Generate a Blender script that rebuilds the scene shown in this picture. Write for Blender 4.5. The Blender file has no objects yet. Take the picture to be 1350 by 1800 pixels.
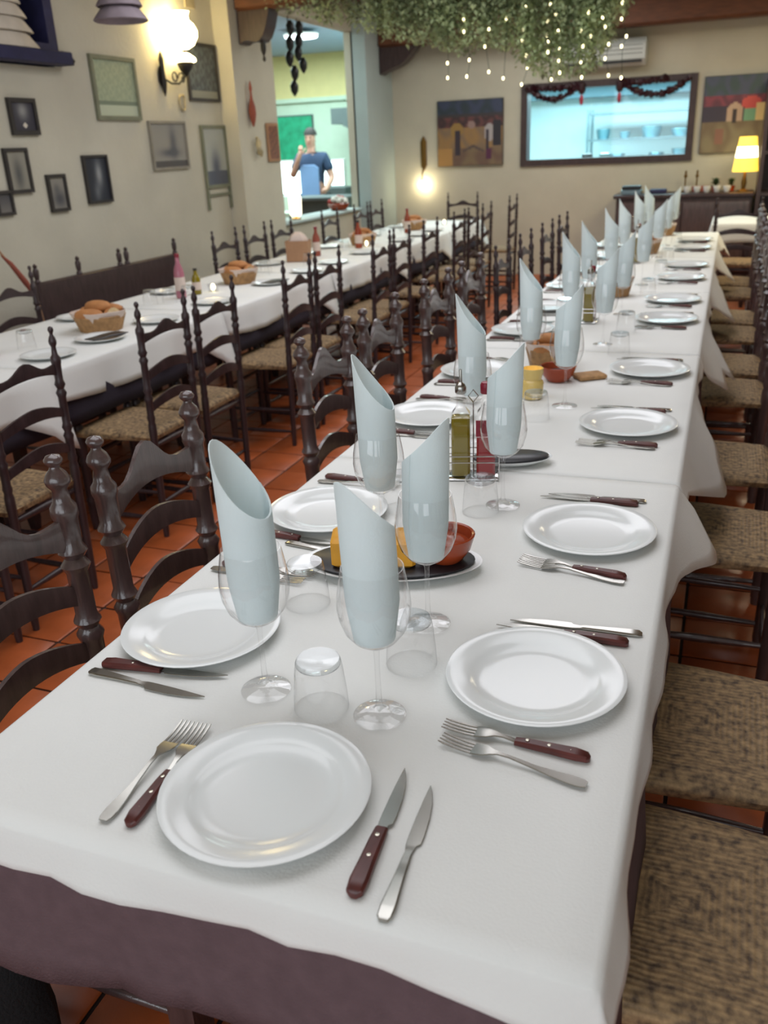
import bpy, math, random
from math import sin, cos, pi, radians, sqrt, exp
from mathutils import Vector, Matrix

random.seed(7)
S = bpy.context.scene
COL = S.collection

# ---------------------------------------------------------------- camera
cam_d = bpy.data.cameras.new('camera'); cam = bpy.data.objects.new('camera', cam_d); COL.objects.link(cam)
cam_d.sensor_fit = 'VERTICAL'; cam_d.sensor_height = 24.0; cam_d.sensor_width = 18.0
cam_d.lens = 1527.5/1800*24.0
cam_d.clip_start = .02; cam_d.clip_end = 60
cam_d.dof.use_dof = True; cam_d.dof.focus_distance = 1.55; cam_d.dof.aperture_fstop = 3.4
Rm = Matrix(((0.936939, -0.097511, 0.335613), (0.346902, 0.376176, -0.859157), (-0.042472, 0.921403, 0.386281)))
cam.matrix_world = Matrix.Translation((0, 0, 1.5095)) @ Rm.to_4x4()
S.camera = cam

# ---------------------------------------------------------------- world, lights, exposure
S.view_settings.view_transform = 'Standard'; S.view_settings.look = 'None'
S.view_settings.gamma = 1.0; S.view_settings.use_curve_mapping = False
S.view_settings.exposure = 0.0
W = bpy.data.worlds.new('world'); S.world = W; W.use_nodes = True
W.node_tree.nodes['Background'].inputs[0].default_value = (.75, .85, 1, 1)
W.node_tree.nodes['Background'].inputs[1].default_value = 0.15

def area(name, loc, rot, sx, sy, power, col):
    l = bpy.data.lights.new(name, 'AREA'); l.shape = 'RECTANGLE'; l.size = sx; l.size_y = sy
    l.energy = power; l.color = col
    o = bpy.data.objects.new(name, l); COL.objects.link(o); o.location = loc; o.rotation_euler = rot
    return o
area('overhead_light', (-1.2, 1.8, 2.92), (0, 0, 0), 2.6, 2.0, 42, (.93, .95, 1.0))
area('overhead_light', (-1.4, 5.0, 2.92), (0, 0, 0), 2.6, 2.2, 60, (.93, .94, 1.0))
area('overhead_light', (-2.0, 9.0, 2.92), (0, 0, 0), 2.2, 1.6, 46, (.96, .97, .96))
area('overhead_light', (1.0, 8.4, 2.85), (0, 0, 0), 1.0, 1.0, 58, (1.0, .88, .60))  # warm fill added over the rear table, strengthening the table lamp's yellow
area('front_fill_light', (-.6, -2.1, 1.7), (radians(90), 0, 0), 4.5, 1.8, 78, (.86, .93, 1.0))  # cool fill added behind the camera, no window is modelled there
area('kitchen_light', (-1.5, 12.0, 2.16), (0, 0, 0), 2.6, .8, 200, (.58, .91, 1.0))
area('bar_room_light', (-5.6, 10.8, 2.8), (0, 0, 0), 2.2, 3.0, 200, (.78, .98, .96))

# ---------------------------------------------------------------- materials
def lin(c):
    return tuple(((x/255)/12.92 if x/255 <= .04045 else ((x/255+.055)/1.055)**2.4) for x in c)+(1,)
MATS = {}
def mat(name, rgb, rough=.5, metal=0, noise=0, nscale=8, bump=0, bscale=60, emit=0, emit_rgb=None, spec=.5, coat=0, stretch=None):
    m = bpy.data.materials.new(name); m.use_nodes = True; MATS[name] = m
    nt = m.node_tree; b = nt.nodes['Principled BSDF']
    c = lin(rgb); b.inputs['Base Color'].default_value = c
    b.inputs['Roughness'].default_value = rough; b.inputs['Metallic'].default_value = metal
    b.inputs['Specular IOR Level'].default_value = spec
    b.inputs['Coat Weight'].default_value = coat
    if noise or bump:
        tc = nt.nodes.new('ShaderNodeTexCoord'); src = tc.outputs['Object']
        if stretch:
            mp = nt.nodes.new('ShaderNodeMapping'); mp.inputs['Scale'].default_value = stretch
            nt.links.new(src, mp.inputs[0]); src = mp.outputs[0]
        if noise:
            n = nt.nodes.new('ShaderNodeTexNoise'); n.inputs['Scale'].default_value = nscale; n.inputs['Detail'].default_value = 5
            nt.links.new(src, n.inputs['Vector'])
            r = nt.nodes.new('ShaderNodeValToRGB')
            r.color_ramp.elements[0].position = .3; r.color_ramp.elements[1].position = .72
            r.color_ramp.elements[0].color = tuple(x*(1-noise) for x in c[:3])+(1,)
            r.color_ramp.elements[1].color = tuple(min(1, x*(1+noise*.7)) for x in c[:3])+(1,)
            nt.links.new(n.outputs['Fac'], r.inputs[0]); nt.links.new(r.outputs[0], b.inputs['Base Color'])
        if bump:
            n2 = nt.nodes.new('ShaderNodeTexNoise'); n2.inputs['Scale'].default_value = bscale; n2.inputs['Detail'].default_value = 4
            nt.links.new(src, n2.inputs['Vector'])
            bp = nt.nodes.new('ShaderNodeBump'); bp.inputs['Strength'].default_value = bump; bp.inputs['Distance'].default_value = .01
            nt.links.new(n2.outputs['Fac'], bp.inputs['Height']); nt.links.new(bp.outputs[0], b.inputs['Normal'])
    if emit:
        b.inputs['Emission Color'].default_value = lin(emit_rgb or rgb); b.inputs['Emission Strength'].default_value = emit
    return m

mat('plaster', (197, 192, 174), .85, noise=.07, nscale=3, bump=.25, bscale=35)
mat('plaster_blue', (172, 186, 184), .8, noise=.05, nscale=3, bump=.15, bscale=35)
mat('bar_wall_pale', (204, 226, 208), .8, noise=.04)
mat('bar_wall_yellow', (232, 220, 160), .8, noise=.04)
mat('bar_ceiling', (160, 184, 216), .8, noise=.04)
mat('bar_grey', (84, 96, 97), .75, noise=.08)
mat('ceiling', (170, 160, 140), .9, noise=.08, bump=.2)
mat('kitchen_white', (205, 228, 232), .35, noise=.03)
mat('kitchen_soffit', (110, 146, 160), .5, noise=.05)
mat('grout', (52, 38, 32), .95, noise=.2, bump=.3)
mat('terracotta_tile', (168, 84, 42), .38, noise=.30, nscale=5, bump=.12, bscale=25)
mat('dark_wood', (66, 50, 50), .42, noise=.35, nscale=10, bump=.15, bscale=40, stretch=(6, 6, 1))
mat('slim_chair_wood', (58, 44, 46), .35, noise=.35, nscale=9, bump=.10, bscale=40, spec=.5, stretch=(5, 5, 1))
mat('chair_wood', (78, 60, 58), .30, noise=.35, nscale=9, bump=.10, bscale=40, spec=.7, coat=.5, stretch=(5, 5, 1))
mat('beam_wood', (104, 62, 38), .6, noise=.35, nscale=8, bump=.3, bscale=30, stretch=(1, 6, 6))
mat('white_cloth', (226, 227, 224), .92, noise=.025, nscale=5, bump=.10, bscale=240, spec=.2)
mat('dark_cloth', (52, 46, 56), .9, noise=.1, nscale=40, bump=.25, bscale=300, spec=.2)
mat('brown_cloth', (100, 82, 86), .9, noise=.10, nscale=40, bump=.25, bscale=300, spec=.2)
mat('napkin_cloth', (241, 249, 250), .9, noise=.02, nscale=10, bump=.12, bscale=260, spec=.2)
mat('porcelain', (224, 227, 226), .17, noise=.01, nscale=6, spec=.6)
mat('steel', (170, 168, 162), .22, 1, noise=.06, nscale=30)
mat('knife_wood', (84, 36, 32), .38, noise=.35, nscale=30, stretch=(1, 5, 5))
mat('rivet', (190, 185, 170), .25, 1)
mat('iron', (30, 26, 24), .55, noise=.2, bump=.2)
mat('black_plastic', (22, 22, 25), .4, noise=.1)
mat('black_slate', (26, 25, 30), .35, noise=.2, nscale=20)
mat('black_fabric', (16, 15, 18), .95, noise=.25, bump=.4, bscale=150)
mat('oil', (128, 112, 14), .08, noise=.05, spec=.5)
mat('vinegar', (150, 30, 36), .12, noise=.08)
mat('red_cap', (130, 20, 44), .35, noise=.05)
mat('pink_glass', (176, 110, 124), .2, noise=.1)
mat('amber_glass', (214, 186, 112), .12, noise=.08)
mat('chrome', (200, 200, 200), .12, 1, noise=.02)
mat('bread_crust', (188, 128, 76), .75, noise=.25, nscale=14, bump=.4, bscale=50)
mat('bread_crumb', (222, 196, 150), .9, noise=.12, nscale=30, bump=.4, bscale=90)
mat('wicker', (172, 132, 88), .8, noise=.3, nscale=40, bump=.6, bscale=120)
mat('paper_liner', (214, 196, 184), .9, noise=.06, bump=.2)
mat('terracotta_glaze', (150, 62, 32), .22, noise=.2, nscale=10)
mat('cheese_yellow', (222, 158, 38), .5, noise=.15, nscale=18, bump=.1)
mat('foliage', (176, 192, 146), .7, noise=.4, nscale=5)
mat('foliage_dark', (120, 124, 92), .8, noise=.45, nscale=6)
mat('tinsel', (50, 14, 26), .4, noise=.5, nscale=40)
mat('red_tassel', (176, 40, 66), .5, noise=.2)
mat('wire_green', (40, 60, 40), .6, noise=.1)
mat('bulb', (255, 240, 190), .4, emit=5, emit_rgb=(255, 240, 190))
mat('sconce_glass', (255, 246, 214), .4, emit=15, emit_rgb=(255, 232, 170))
mat('lamp_shade_glow', (255, 228, 120), .7, emit=1.6, emit_rgb=(255, 212, 72))
mat('lamp_core_glow', (255, 240, 200), .7, emit=6, emit_rgb=(255, 240, 190))
mat('hot_bulb', (255, 250, 225), .5, emit=45, emit_rgb=(255, 240, 200))
mat('cylinder_lamp_glow', (255, 250, 225), .5, emit=2.5, emit_rgb=(255, 246, 214))
mat('lit_panel', (235, 252, 255), .5, emit=2.6, emit_rgb=(228, 250, 255))
mat('disc_lamp_glow', (240, 250, 255), .5, emit=4, emit_rgb=(240, 250, 255))
mat('poster_glow', (40, 160, 120), .6, noise=.4, nscale=9, emit=.12, emit_rgb=(40, 190, 140))  # printed poster sheet, a faint glow put into its material
mat('frame_dark', (52, 48, 46), .5, noise=.2)
mat('frame_green', (124, 126, 104), .6, noise=.15)
mat('frame_grey', (146, 140, 126), .6, noise=.15)
mat('blue_paint', (40, 40, 78), .6, noise=.25, nscale=12, bump=.15)
mat('blue_pane', (30, 36, 82), .15, noise=.1)
mat('shell_white', (216, 206, 190), .7, noise=.12, nscale=10, bump=.2)
mat('shade_mauve', (150, 138, 146), .6, noise=.25, nscale=8)
mat('ac_white', (196, 200, 196), .45, noise=.03)
mat('ac_dark', (40, 40, 40), .6)
mat('skin', (196, 150, 134), .55, noise=.06, nscale=12)
mat('hair', (40, 34, 34), .7, noise=.2, nscale=40)
mat('navy_shirt', (44, 62, 92), .85, noise=.08, bump=.1)
mat('apron_blue', (120, 150, 196), .85, noise=.06)
mat('trousers', (36, 38, 48), .9, noise=.1)
mat('brass', (128, 98, 52), .35, 1, noise=.1)
mat('red_flower', (180, 56, 50), .7, noise=.2)
mat('white_flower', (216, 214, 206), .8, noise=.1)
mat('leaf_green', (54, 84, 46), .6, noise=.3)
mat('brown_paper', (170, 130, 98), .85, noise=.12, bump=.3)
mat('shelf_metal', (120, 140, 146), .35, .8, noise=.05)
mat('kitchen_pan', (90, 130, 140), .3, .5, noise=.1)
mat('bone', (190, 176, 140), .7, noise=.2)
mat('clay_red', (150, 78, 62), .8, noise=.25)

def make_translucent(name, f):                       # thin cloth lets some light through
    m = MATS[name]; nt = m.node_tree; b = nt.nodes['Principled BSDF']; out = nt.nodes['Material Output']
    t = nt.nodes.new('ShaderNodeBsdfTranslucent'); t.inputs[0].default_value = b.inputs['Base Color'].default_value
    mx = nt.nodes.new('ShaderNodeMixShader'); mx.inputs[0].default_value = f
    nt.links.new(b.outputs[0], mx.inputs[1]); nt.links.new(t.outputs[0], mx.inputs[2]); nt.links.new(mx.outputs[0], out.inputs[0])
make_translucent('napkin_cloth', .42)
def glass_mat(name, tint=(1, 1, 1, 1), edge=(.55, .60, .62, 1), refl=1.0):
    m = bpy.data.materials.new(name); m.use_nodes = True; MATS[name] = m
    nt = m.node_tree; nt.nodes.remove(nt.nodes['Principled BSDF'])
    out = nt.nodes['Material Output']
    lw = nt.nodes.new('ShaderNodeLayerWeight'); lw.inputs['Blend'].default_value = .35
    ramp = nt.nodes.new('ShaderNodeValToRGB')
    ramp.color_ramp.elements[0].position = .68; ramp.color_ramp.elements[0].color = tint
    ramp.color_ramp.elements[1].position = .98; ramp.color_ramp.elements[1].color = edge
    nt.links.new(lw.outputs['Facing'], ramp.inputs[0])
    tr = nt.nodes.new('ShaderNodeBsdfTransparent'); nt.links.new(ramp.outputs[0], tr.inputs[0])
    gl = nt.nodes.new('ShaderNodeBsdfGlossy'); gl.inputs['Roughness'].default_value = .03
    lf = nt.nodes.new('ShaderNodeLayerWeight'); lf.inputs['Blend'].default_value = .5
    pw = nt.nodes.new('ShaderNodeMath'); pw.operation = 'POWER'; pw.inputs[1].default_value = 4.0
    nt.links.new(lf.outputs['Facing'], pw.inputs[0])
    mu = nt.nodes.new('ShaderNodeMath'); mu.operation = 'MULTIPLY_ADD'; mu.inputs[1].default_value = .7*refl; mu.inputs[2].default_value = .04*refl; mu.use_clamp = True
    nt.links.new(pw.outputs[0], mu.inputs[0])
    mx = nt.nodes.new('ShaderNodeMixShader'); nt.links.new(mu.outputs[0], mx.inputs[0])
    nt.links.new(tr.outputs[0], mx.inputs[1]); nt.links.new(gl.outputs[0], mx.inputs[2])
    nt.links.new(mx.outputs[0], out.inputs[0])
    return m
glass_mat('clear_glass', edge=(.42, .47, .50, 1), refl=1.6)
glass_mat('thick_glass', tint=(.93, .95, .96, 1), edge=(.30, .34, .37, 1))
glass_mat('window_glass', tint=(.96, .98, .98, 1), edge=(.8, .85, .85, 1), refl=.8)

def rush_mat():                                     # woven rush seat: four triangular fields of strands
    m = bpy.data.materials.new('rush'); m.use_nodes = True; MATS['rush'] = m
    nt = m.node_tree; b = nt.nodes['Principled BSDF']; b.inputs['Roughness'].default_value = .7
    tc = nt.nodes.new('ShaderNodeTexCoord'); sp = nt.nodes.new('ShaderNodeSeparateXYZ'); nt.links.new(tc.outputs['Object'], sp.inputs[0])
    def mth(op, a, bb=None):
        n = nt.nodes.new('ShaderNodeMath'); n.operation = op
        for i, v in enumerate((a, bb)):
            if v is None: continue
            if isinstance(v, (int, float)): n.inputs[i].default_value = v
            else: nt.links.new(v, n.inputs[i])
        return n.outputs[0]
    ax = mth('ABSOLUTE', sp.outputs[0]); ay = mth('ABSOLUTE', sp.outputs[1])
    sel = mth('GREATER_THAN', ax, ay)
    mix = nt.nodes.new('ShaderNodeMix'); nt.links.new(sel, mix.inputs[0]); nt.links.new(ay, mix.inputs[2]); nt.links.new(ax, mix.inputs[3])
    nz = nt.nodes.new('ShaderNodeTexNoise'); nz.inputs['Scale'].default_value = 26; nt.links.new(tc.outputs['Object'], nz.inputs['Vector'])
    ph = mth('ADD', mth('MULTIPLY', mix.outputs[0], 620), mth('MULTIPLY', nz.outputs['Fac'], 5))
    st = mth('ADD', mth('MULTIPLY', mth('SINE', ph), .5), .5)
    n2 = nt.nodes.new('ShaderNodeTexNoise'); n2.inputs['Scale'].default_value = 60; n2.inputs['Detail'].default_value = 8; nt.links.new(tc.outputs['Object'], n2.inputs['Vector'])
    f = mth('ADD', mth('MULTIPLY', st, .07), mth('MULTIPLY', n2.outputs['Fac'], 1.05))
    r = nt.nodes.new('ShaderNodeValToRGB')
    r.color_ramp.elements[0].position = .34; r.color_ramp.elements[0].color = lin((78, 62, 48))
    r.color_ramp.elements[1].position = .85; r.color_ramp.elements[1].color = lin((184, 152, 108))
    nt.links.new(f, r.inputs[0]); nt.links.new(r.outputs[0], b.inputs['Base Color'])
    bp = nt.nodes.new('ShaderNodeBump'); bp.inputs['Strength'].default_value = .35; bp.inputs['Distance'].default_value = .003
    nt.links.new(st, bp.inputs['Height']); nt.links.new(bp.outputs[0], b.inputs['Normal'])
rush_mat()
def print_mat():                                    # flat print: colours come from the printed sheet itself
    m = bpy.data.materials.new('print'); m.use_nodes = True; MATS['print'] = m
    nt = m.node_tree; b = nt.nodes['Principled BSDF']; b.inputs['Roughness'].default_value = .45
    a = nt.nodes.new('ShaderNodeAttribute'); a.attribute_name = 'ink'; nt.links.new(a.outputs['Color'], b.inputs['Base Color'])
print_mat()

# ---------------------------------------------------------------- mesh builder
class MB:
    def __init__(s): s.v = []; s.f = []; s.mi = []; s.m = 0; s.sm = []
    def add(s, vs, fs, smooth=True):
        b = len(s.v); s.v += [tuple(v) for v in vs]
        for f in fs: s.f.append(tuple(b+i for i in f)); s.mi.append(s.m); s.sm.append(smooth)
        return s
    def box(s, x0, x1, y0, y1, z0, z1):
        vs = [(x, y, z) for z in (z0, z1) for y in (y0, y1) for x in (x0, x1)]
        return s.add(vs, [(0, 2, 3, 1), (4, 5, 7, 6), (0, 1, 5, 4), (2, 6, 7, 3), (0, 4, 6, 2), (1, 3, 7, 5)], False)
    def bevel_box(s, x0, x1, y0, y1, z0, z1, c):
        # chamfered box: three stacked rings
        def ring(i, z):
            return [(x0+i+c, y0+i, z), (x1-i-c, y0+i, z), (x1-i, y0+i+c, z), (x1-i, y1-i-c, z), (x1-i-c, y1-i, z), (x0+i+c, y1-i, z), (x0+i, y1-i-c, z), (x0+i, y0+i+c, z)]
        return s.loft([ring(c, z0), ring(0, z0+c), ring(0, z1-c), ring(c, z1)], caps=True, smooth=False)
    def loft(s, rings, caps=True, smooth=True, closed=True):
        n = len(rings[0]); vs = [p for r in rings for p in r]; fs = []
        for i in range(len(rings)-1):
            for j in range(n if closed else n-1):
                k = (j+1) % n; fs.append((i*n+j, i*n+k, (i+1)*n+k, (i+1)*n+j))
        if caps: fs.append(tuple(range(n-1, -1, -1))); fs.append(tuple(range((len(rings)-1)*n, len(rings)*n)))
        return s.add(vs, fs, smooth)
    def lathe(s, prof, n=20, c=(0, 0, 0), sx=1, sy=1, mod=None, smooth=True):
        rings = []
        for (r, z) in prof:
            r = max(r, 1e-4)
            rings.append([(c[0]+sx*r*cos(2*pi*j/n)*(mod(j/n, z) if mod else 1), c[1]+sy*r*sin(2*pi*j/n)*(mod(j/n, z) if mod else 1), c[2]+z) for j in range(n)])
        return s.loft(rings, caps=(prof[0][0] > 1e-3 or prof[-1][0] > 1e-3) and False, smooth=smooth)
    def tube(s, pts, r, n=8, caps=True, flat=1.0):
        P = [Vector(p) for p in pts]; rings = []
        for i, p in enumerate(P):
            t = (P[min(i+1, len(P)-1)]-P[max(i-1, 0)]).normalized()
            a = Vector((0, 0, 1)) if abs(t.z) < .9 else Vector((1, 0, 0))
            u = t.cross(a).normalized(); w = u.cross(t)
            rr = r[i] if isinstance(r, (list, tuple)) else r
            rings.append([p+u*(rr*cos(2*pi*j/n))+w*(rr*flat*sin(2*pi*j/n)) for j in range(n)])
        return s.loft(rings, caps)
    def sections(s, secs, smooth=True):              # secs: (x, ylo, yhi, zlo, zhi) chamfered rectangles along x
        rings = []
        for (x, a, b, c, d) in secs:
            k = min(b-a, d-c)*.28
            rings.append([(x, a+k, c), (x, b-k, c), (x, b, c+k), (x, b, d-k), (x, b-k, d), (x, a+k, d), (x, a, d-k), (x, a, c+k)])
        return s.loft(rings, True, smooth)
    def ball(s, c, r, n=10, m=6, sz=1):
        return s.lathe([(r*sin(pi*i/m), -r*sz*cos(pi*i/m)) for i in range(m+1)], n, c)
    def mesh(s, name, mats, angle=40):
        me = bpy.data.meshes.new(name); me.from_pydata(s.v, [], s.f)
        for m in mats: me.materials.append(MATS[m] if isinstance(m, str) else m)
        me.polygons.foreach_set('material_index', s.mi); me.polygons.foreach_set('use_smooth', s.sm)
        me.validate(); me.update()
        try: me.set_sharp_from_angle(angle=radians(angle))
        except Exception: pass
        return me
    def build(s, name, mats, parent=None, angle=40):
        if isinstance(mats, str): mats = [mats]
        o = bpy.data.objects.new(name, s.mesh(name, mats, angle)); COL.objects.link(o)
        if parent: o.parent = parent
        return o

def tag(o, label=None, cat=None, group=None, kind=None):
    if label: o['label'] = label
    if cat: o['category'] = cat
    if group: o['group'] = group
    if kind: o['kind'] = kind
    return o
def thing(name, label, cat, loc=(0, 0, 0), rz=0, group=None):
    o = bpy.data.objects.new(name, None); COL.objects.link(o); o.empty_display_size = .05
    o.location = loc; o.rotation_euler = (0, 0, rz)
    return tag(o, label, cat, group)
def copy_tree(o, parent=None, kids=None):
    c = o.copy(); COL.objects.link(c)
    if parent: c.parent = parent
    for ch in list(o.children): copy_tree(ch, c)
    return c
def place(proto, used, loc, rz=0, label=None, group=None):
    o = proto if not used else copy_tree(proto)
    used.append(1)
    o.location = loc; o.rotation_euler = (0, 0, rz)
    if label: o['label'] = label
    if group: o['group'] = group
    return o
def struct(name, mb, mats, parent=None, label=None):
    o = mb.build(name, mats, parent)
    if not parent: o['kind'] = 'structure'
    if label: o['label'] = label
    return o
ORD = ['first', 'second', 'third', 'fourth', 'fifth', 'sixth', 'seventh', 'eighth', 'ninth', 'tenth', 'eleventh', 'twelfth', 'thirteenth', 'fourteenth']

def cells(us, vs, holes, to3, t):
    """a wall slab with openings: one connected mesh over a grid of cells; to3(u, v, w) places it, t is its thickness"""
    mb = MB(); idx = {}
    def vid(i, j, k):
        if (i, j, k) not in idx:
            idx[(i, j, k)] = len(mb.v); mb.v.append(to3(us[i], vs[j], t*k))
        return idx[(i, j, k)]
    solid = lambda i, j: 0 <= i < len(us)-1 and 0 <= j < len(vs)-1 and not any(a <= (us[i]+us[i+1])/2 <= b and c <= (vs[j]+vs[j+1])/2 <= d for a, b, c, d in holes)
    def q(*ids): mb.f.append(tuple(ids)); mb.mi.append(0); mb.sm.append(False)
    for i in range(len(us)-1):
        for j in range(len(vs)-1):
            if not solid(i, j): continue
            for k in (0, 1):
                a = [vid(i, j, k), vid(i+1, j, k), vid(i+1, j+1, k), vid(i, j+1, k)]
                q(*(a if k == 0 else a[::-1]))
            for (di, dj, e) in ((-1, 0, ((i, j), (i, j+1))), (1, 0, ((i+1, j), (i+1, j+1))), (0, -1, ((i, j), (i+1, j))), (0, 1, ((i, j+1), (i+1, j+1)))):
                if not solid(i+di, j+dj):
                    (a0, b0), (a1, b1) = e
                    q(vid(a0, b0, 0), vid(a1, b1, 0), vid(a1, b1, 1), vid(a0, b0, 1))
    return mb

# ================================================================ STRUCTURE
XL, YB, XR, YF, ZC = -4.05, 10.9, 2.9, -2.2, 3.0
# floor slab and terracotta tiles
fl = struct('floor', MB().box(-9, XR+.2, YF-.2, 14.2, -.2, -.008), 'grout')
TS, GAP = .25, .010
tile_mesh = MB().bevel_box(GAP/2, TS-GAP/2, GAP/2, TS-GAP/2, -.008, 0, .003).mesh('tile', ['terracotta_tile'])
x0, y0 = -2.5, .25
kept = set()
for i in range(14):
    for j in range(21):
        o = bpy.data.objects.new('tile', tile_mesh); COL.objects.link(o); o.parent = fl
        o.location = (x0+i*TS, y0+j*TS, random.uniform(-.0012, .0012)); o.rotation_euler = (0, 0, 0)
        kept.add((i, j))
rest = MB()
for i in range(-26, 22):
    for j in range(-10, 54):
        if (i, j) in kept: continue
        X, Y = x0+i*TS, y0+j*TS
        if X+TS > XR or X < -8.5 or Y < YF or Y+TS > 13.6: continue
        rest.box(X+GAP/2, X+TS-GAP/2, Y+GAP/2, Y+TS-GAP/2, -.008, 0)
o = rest.build('tiles', 'terracotta_tile', fl); o['kind'] = 'stuff'

# left wall: blue window niche, opening to the bar with a low sill wall
wl = cells([YF, 3.9, 5.04, 7.05, 7.78, 10.05, YB+.2], [0, .84, 2.06, 2.70, 2.78, ZC], [(7.78, 10.05, .84, 2.70), (3.9, 5.04, 2.06, 2.78)], lambda u, v, w: (XL-w, u, v), .10)
struct('wall_left', wl, 'plaster')
struct('trim_1', MB().box(XL-.02, -3.90, 7.05, 7.78, 0, ZC), 'plaster')                  # pilaster before the opening
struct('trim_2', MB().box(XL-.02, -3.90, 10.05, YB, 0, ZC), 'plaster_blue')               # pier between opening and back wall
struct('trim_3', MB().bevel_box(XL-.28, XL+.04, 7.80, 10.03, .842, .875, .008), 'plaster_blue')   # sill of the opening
# back wall with the kitchen hatch
wb = cells([XL-.25, -2.26, -.49, XR+.2], [0, 1.30, 2.04, ZC], [(-2.26, -.49, 1.30, 2.04)], lambda u, v, w: (u, YB+w, v), .2)
struct('wall_back', wb, 'plaster')
struct('wall_right', MB().box(XR, XR+.2, YF-.2, YB, 0, ZC), 'plaster')
struct('wall_front', MB().box(XL-.25, XR+.2, YF-.2, YF, 0, ZC), 'plaster')
struct('ceiling', MB().box(XL-.25, XR+.2, YF-.2, YB+.2, ZC, ZC+.15), 'ceiling')
# ceiling beams with carved corbels
def corbel(mb, x0, x1, y0, y1, z0, z1, ex):
    secs = []
    n = 9
    for i in range(n):
        t = i/(n-1); x = x0+(x1-x0)*t
        zb = z0+(z1-z0)*(.02+.98*(t**ex))+.03*sin(t*2*pi)*(1-t)
        secs.append([(x, y0, zb), (x, y1, zb), (x, y1, z1), (x, y0, z1)])
    mb.loft(secs, True, False)
for i, (yb, xs, zlo, zb) in enumerate(((7.27, -3.9, 2.34, 2.58), (10.56, -3.9, 2.28, 2.56))):
    b = MB().bevel_box(xs, XR, yb-.12, yb+.12, zb, ZC-.01, .02)
    bo = struct('trim_%d' % (4+i), b, 'beam_wood')
    c = MB(); corbel(c, xs+.01, xs+(.30 if i == 0 else .46), yb-.09, yb+.09, zlo, zb-.001, 5 if i == 0 else 1.8)
    c.build('corbel', 'dark_wood', bo)
c = tag(MB().lathe([(.004, .0), (.02, -.02), (.012, -.05), (.024, -.09), (.022, -.13), (.008, -.17), (.014, -.2), (0, -.22)], 10).build('hanging_ornament', 'iron'),
        'small dark ornament hanging below the dark wooden corbel by the wall lamp', 'ornament')
c.location = (-3.72, 7.27, 2.425)

# kitchen behind the hatch
struct('wall_kitchen_back', MB().box(-4.3, 1.6, 13.6, 13.75, 0, 3.0), 'kitchen_white')
struct('wall_kitchen_left', MB().box(-4.3, -4.15, YB+.2, 13.6, 0, 3.0), 'kitchen_white')
struct('wall_kitchen_right', MB().box(1.45, 1.6, YB+.2, 13.6, 0, 3.0), 'kitchen_white')
struct('ceiling_kitchen', MB().box(-4.3, 1.6, YB+.2, 13.75, 3.0, 3.1), 'kitchen_white')
struct('trim_8', MB().box(-4.14, 1.44, 13.1, 13.59, 2.02, 2.99), 'kitchen_soffit')
# hatch window: frame bars and pane
w2 = MB(); ZF0, ZF1, XF0, XF1 = 1.235, 2.105, -2.33, -.42
fr = cells([XF0, XF0+.075, XF1-.075, XF1], [ZF0, ZF0+.07, ZF1-.07, ZF1], [(XF0+.075, XF1-.075, ZF0+.07, ZF1-.07)], lambda u, v, w: (u, YB-.03+w, v), .20)
w2o = struct('window_2', fr, 'dark_wood')
MB().box(XF0+.07, XF1-.07, YB+.075, YB+.079, ZF0+.06, ZF1-.06).build('pane', 'window_glass', w2o)

# bar room beyond the opening
struct('wall_bar_back', MB().box(-9, XL-.25, 13.4, 13.6, 0, 2.22), 'bar_wall_pale')
struct('wall_bar_upper', MB().box(-9, XL-.25, 13.35, 13.6, 2.22, 2.85), 'bar_wall_yellow')
struct('wall_bar_left', MB().box(-9.1, -8.9, 5.5, 13.6, 0, 2.85), 'bar_wall_pale')
struct('wall_bar_front', MB().box(-9, XL-.10, 5.4, 5.6, 0, 2.85), 'bar_wall_pale')
struct('wall_bar_right', MB().box(XL-.26, XL-.06, YB+.2, 13.6, 0, 2.85), 'bar_wall_pale')
struct('ceiling_bar', MB().box(-9, XL-.10, 5.4, 13.6, 2.85, 2.95), 'bar_ceiling')
struct('trim_6', MB().box(-7.5, XL-.27, 13.33, 13.42, 2.20, 2.26), 'bar_wall_pale')

# ================================================================ CHAIRS
def post_profile(h):
    P = [(.016, 0), (.019, .03), (.021, .20), (.021, .44), (.0235, .46), (.0235, .50), (.019, .515), (.0235, .53), (.020, .545), (.021, .60),
         (.0255, .615), (.0170, .63), (.0255, .645), (.0195, .66), (.0195, .755), (.0265, .77), (.0165, .785), (.0265, .80), (.0195, .815), (.021, .868),
         (.0245, .88), (.0235, .895), (.017, .905), (.013, .93), (.021, .942), (.0225, .95), (.018, .962), (.010, .972), (.009, .977), (.015, .984), (.0165, .990), (.012, .998), (0, 1.002)]
    return P
rear_post = MB().lathe([(r*1.12, z) for r, z in post_profile(1)], 12).mesh('rear_post', ['chair_wood'], 50)
front_leg = MB().lathe([(.015, 0), (.019, .04), (.020, .12), (.0235, .135), (.018, .15), (.020, .16), (.020, .30), (.0235, .315), (.018, .33), (.0215, .345), (.0215, .47), (.016, .482), (0, .486)], 12).mesh('front_leg', ['chair_wood'], 50)
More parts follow.
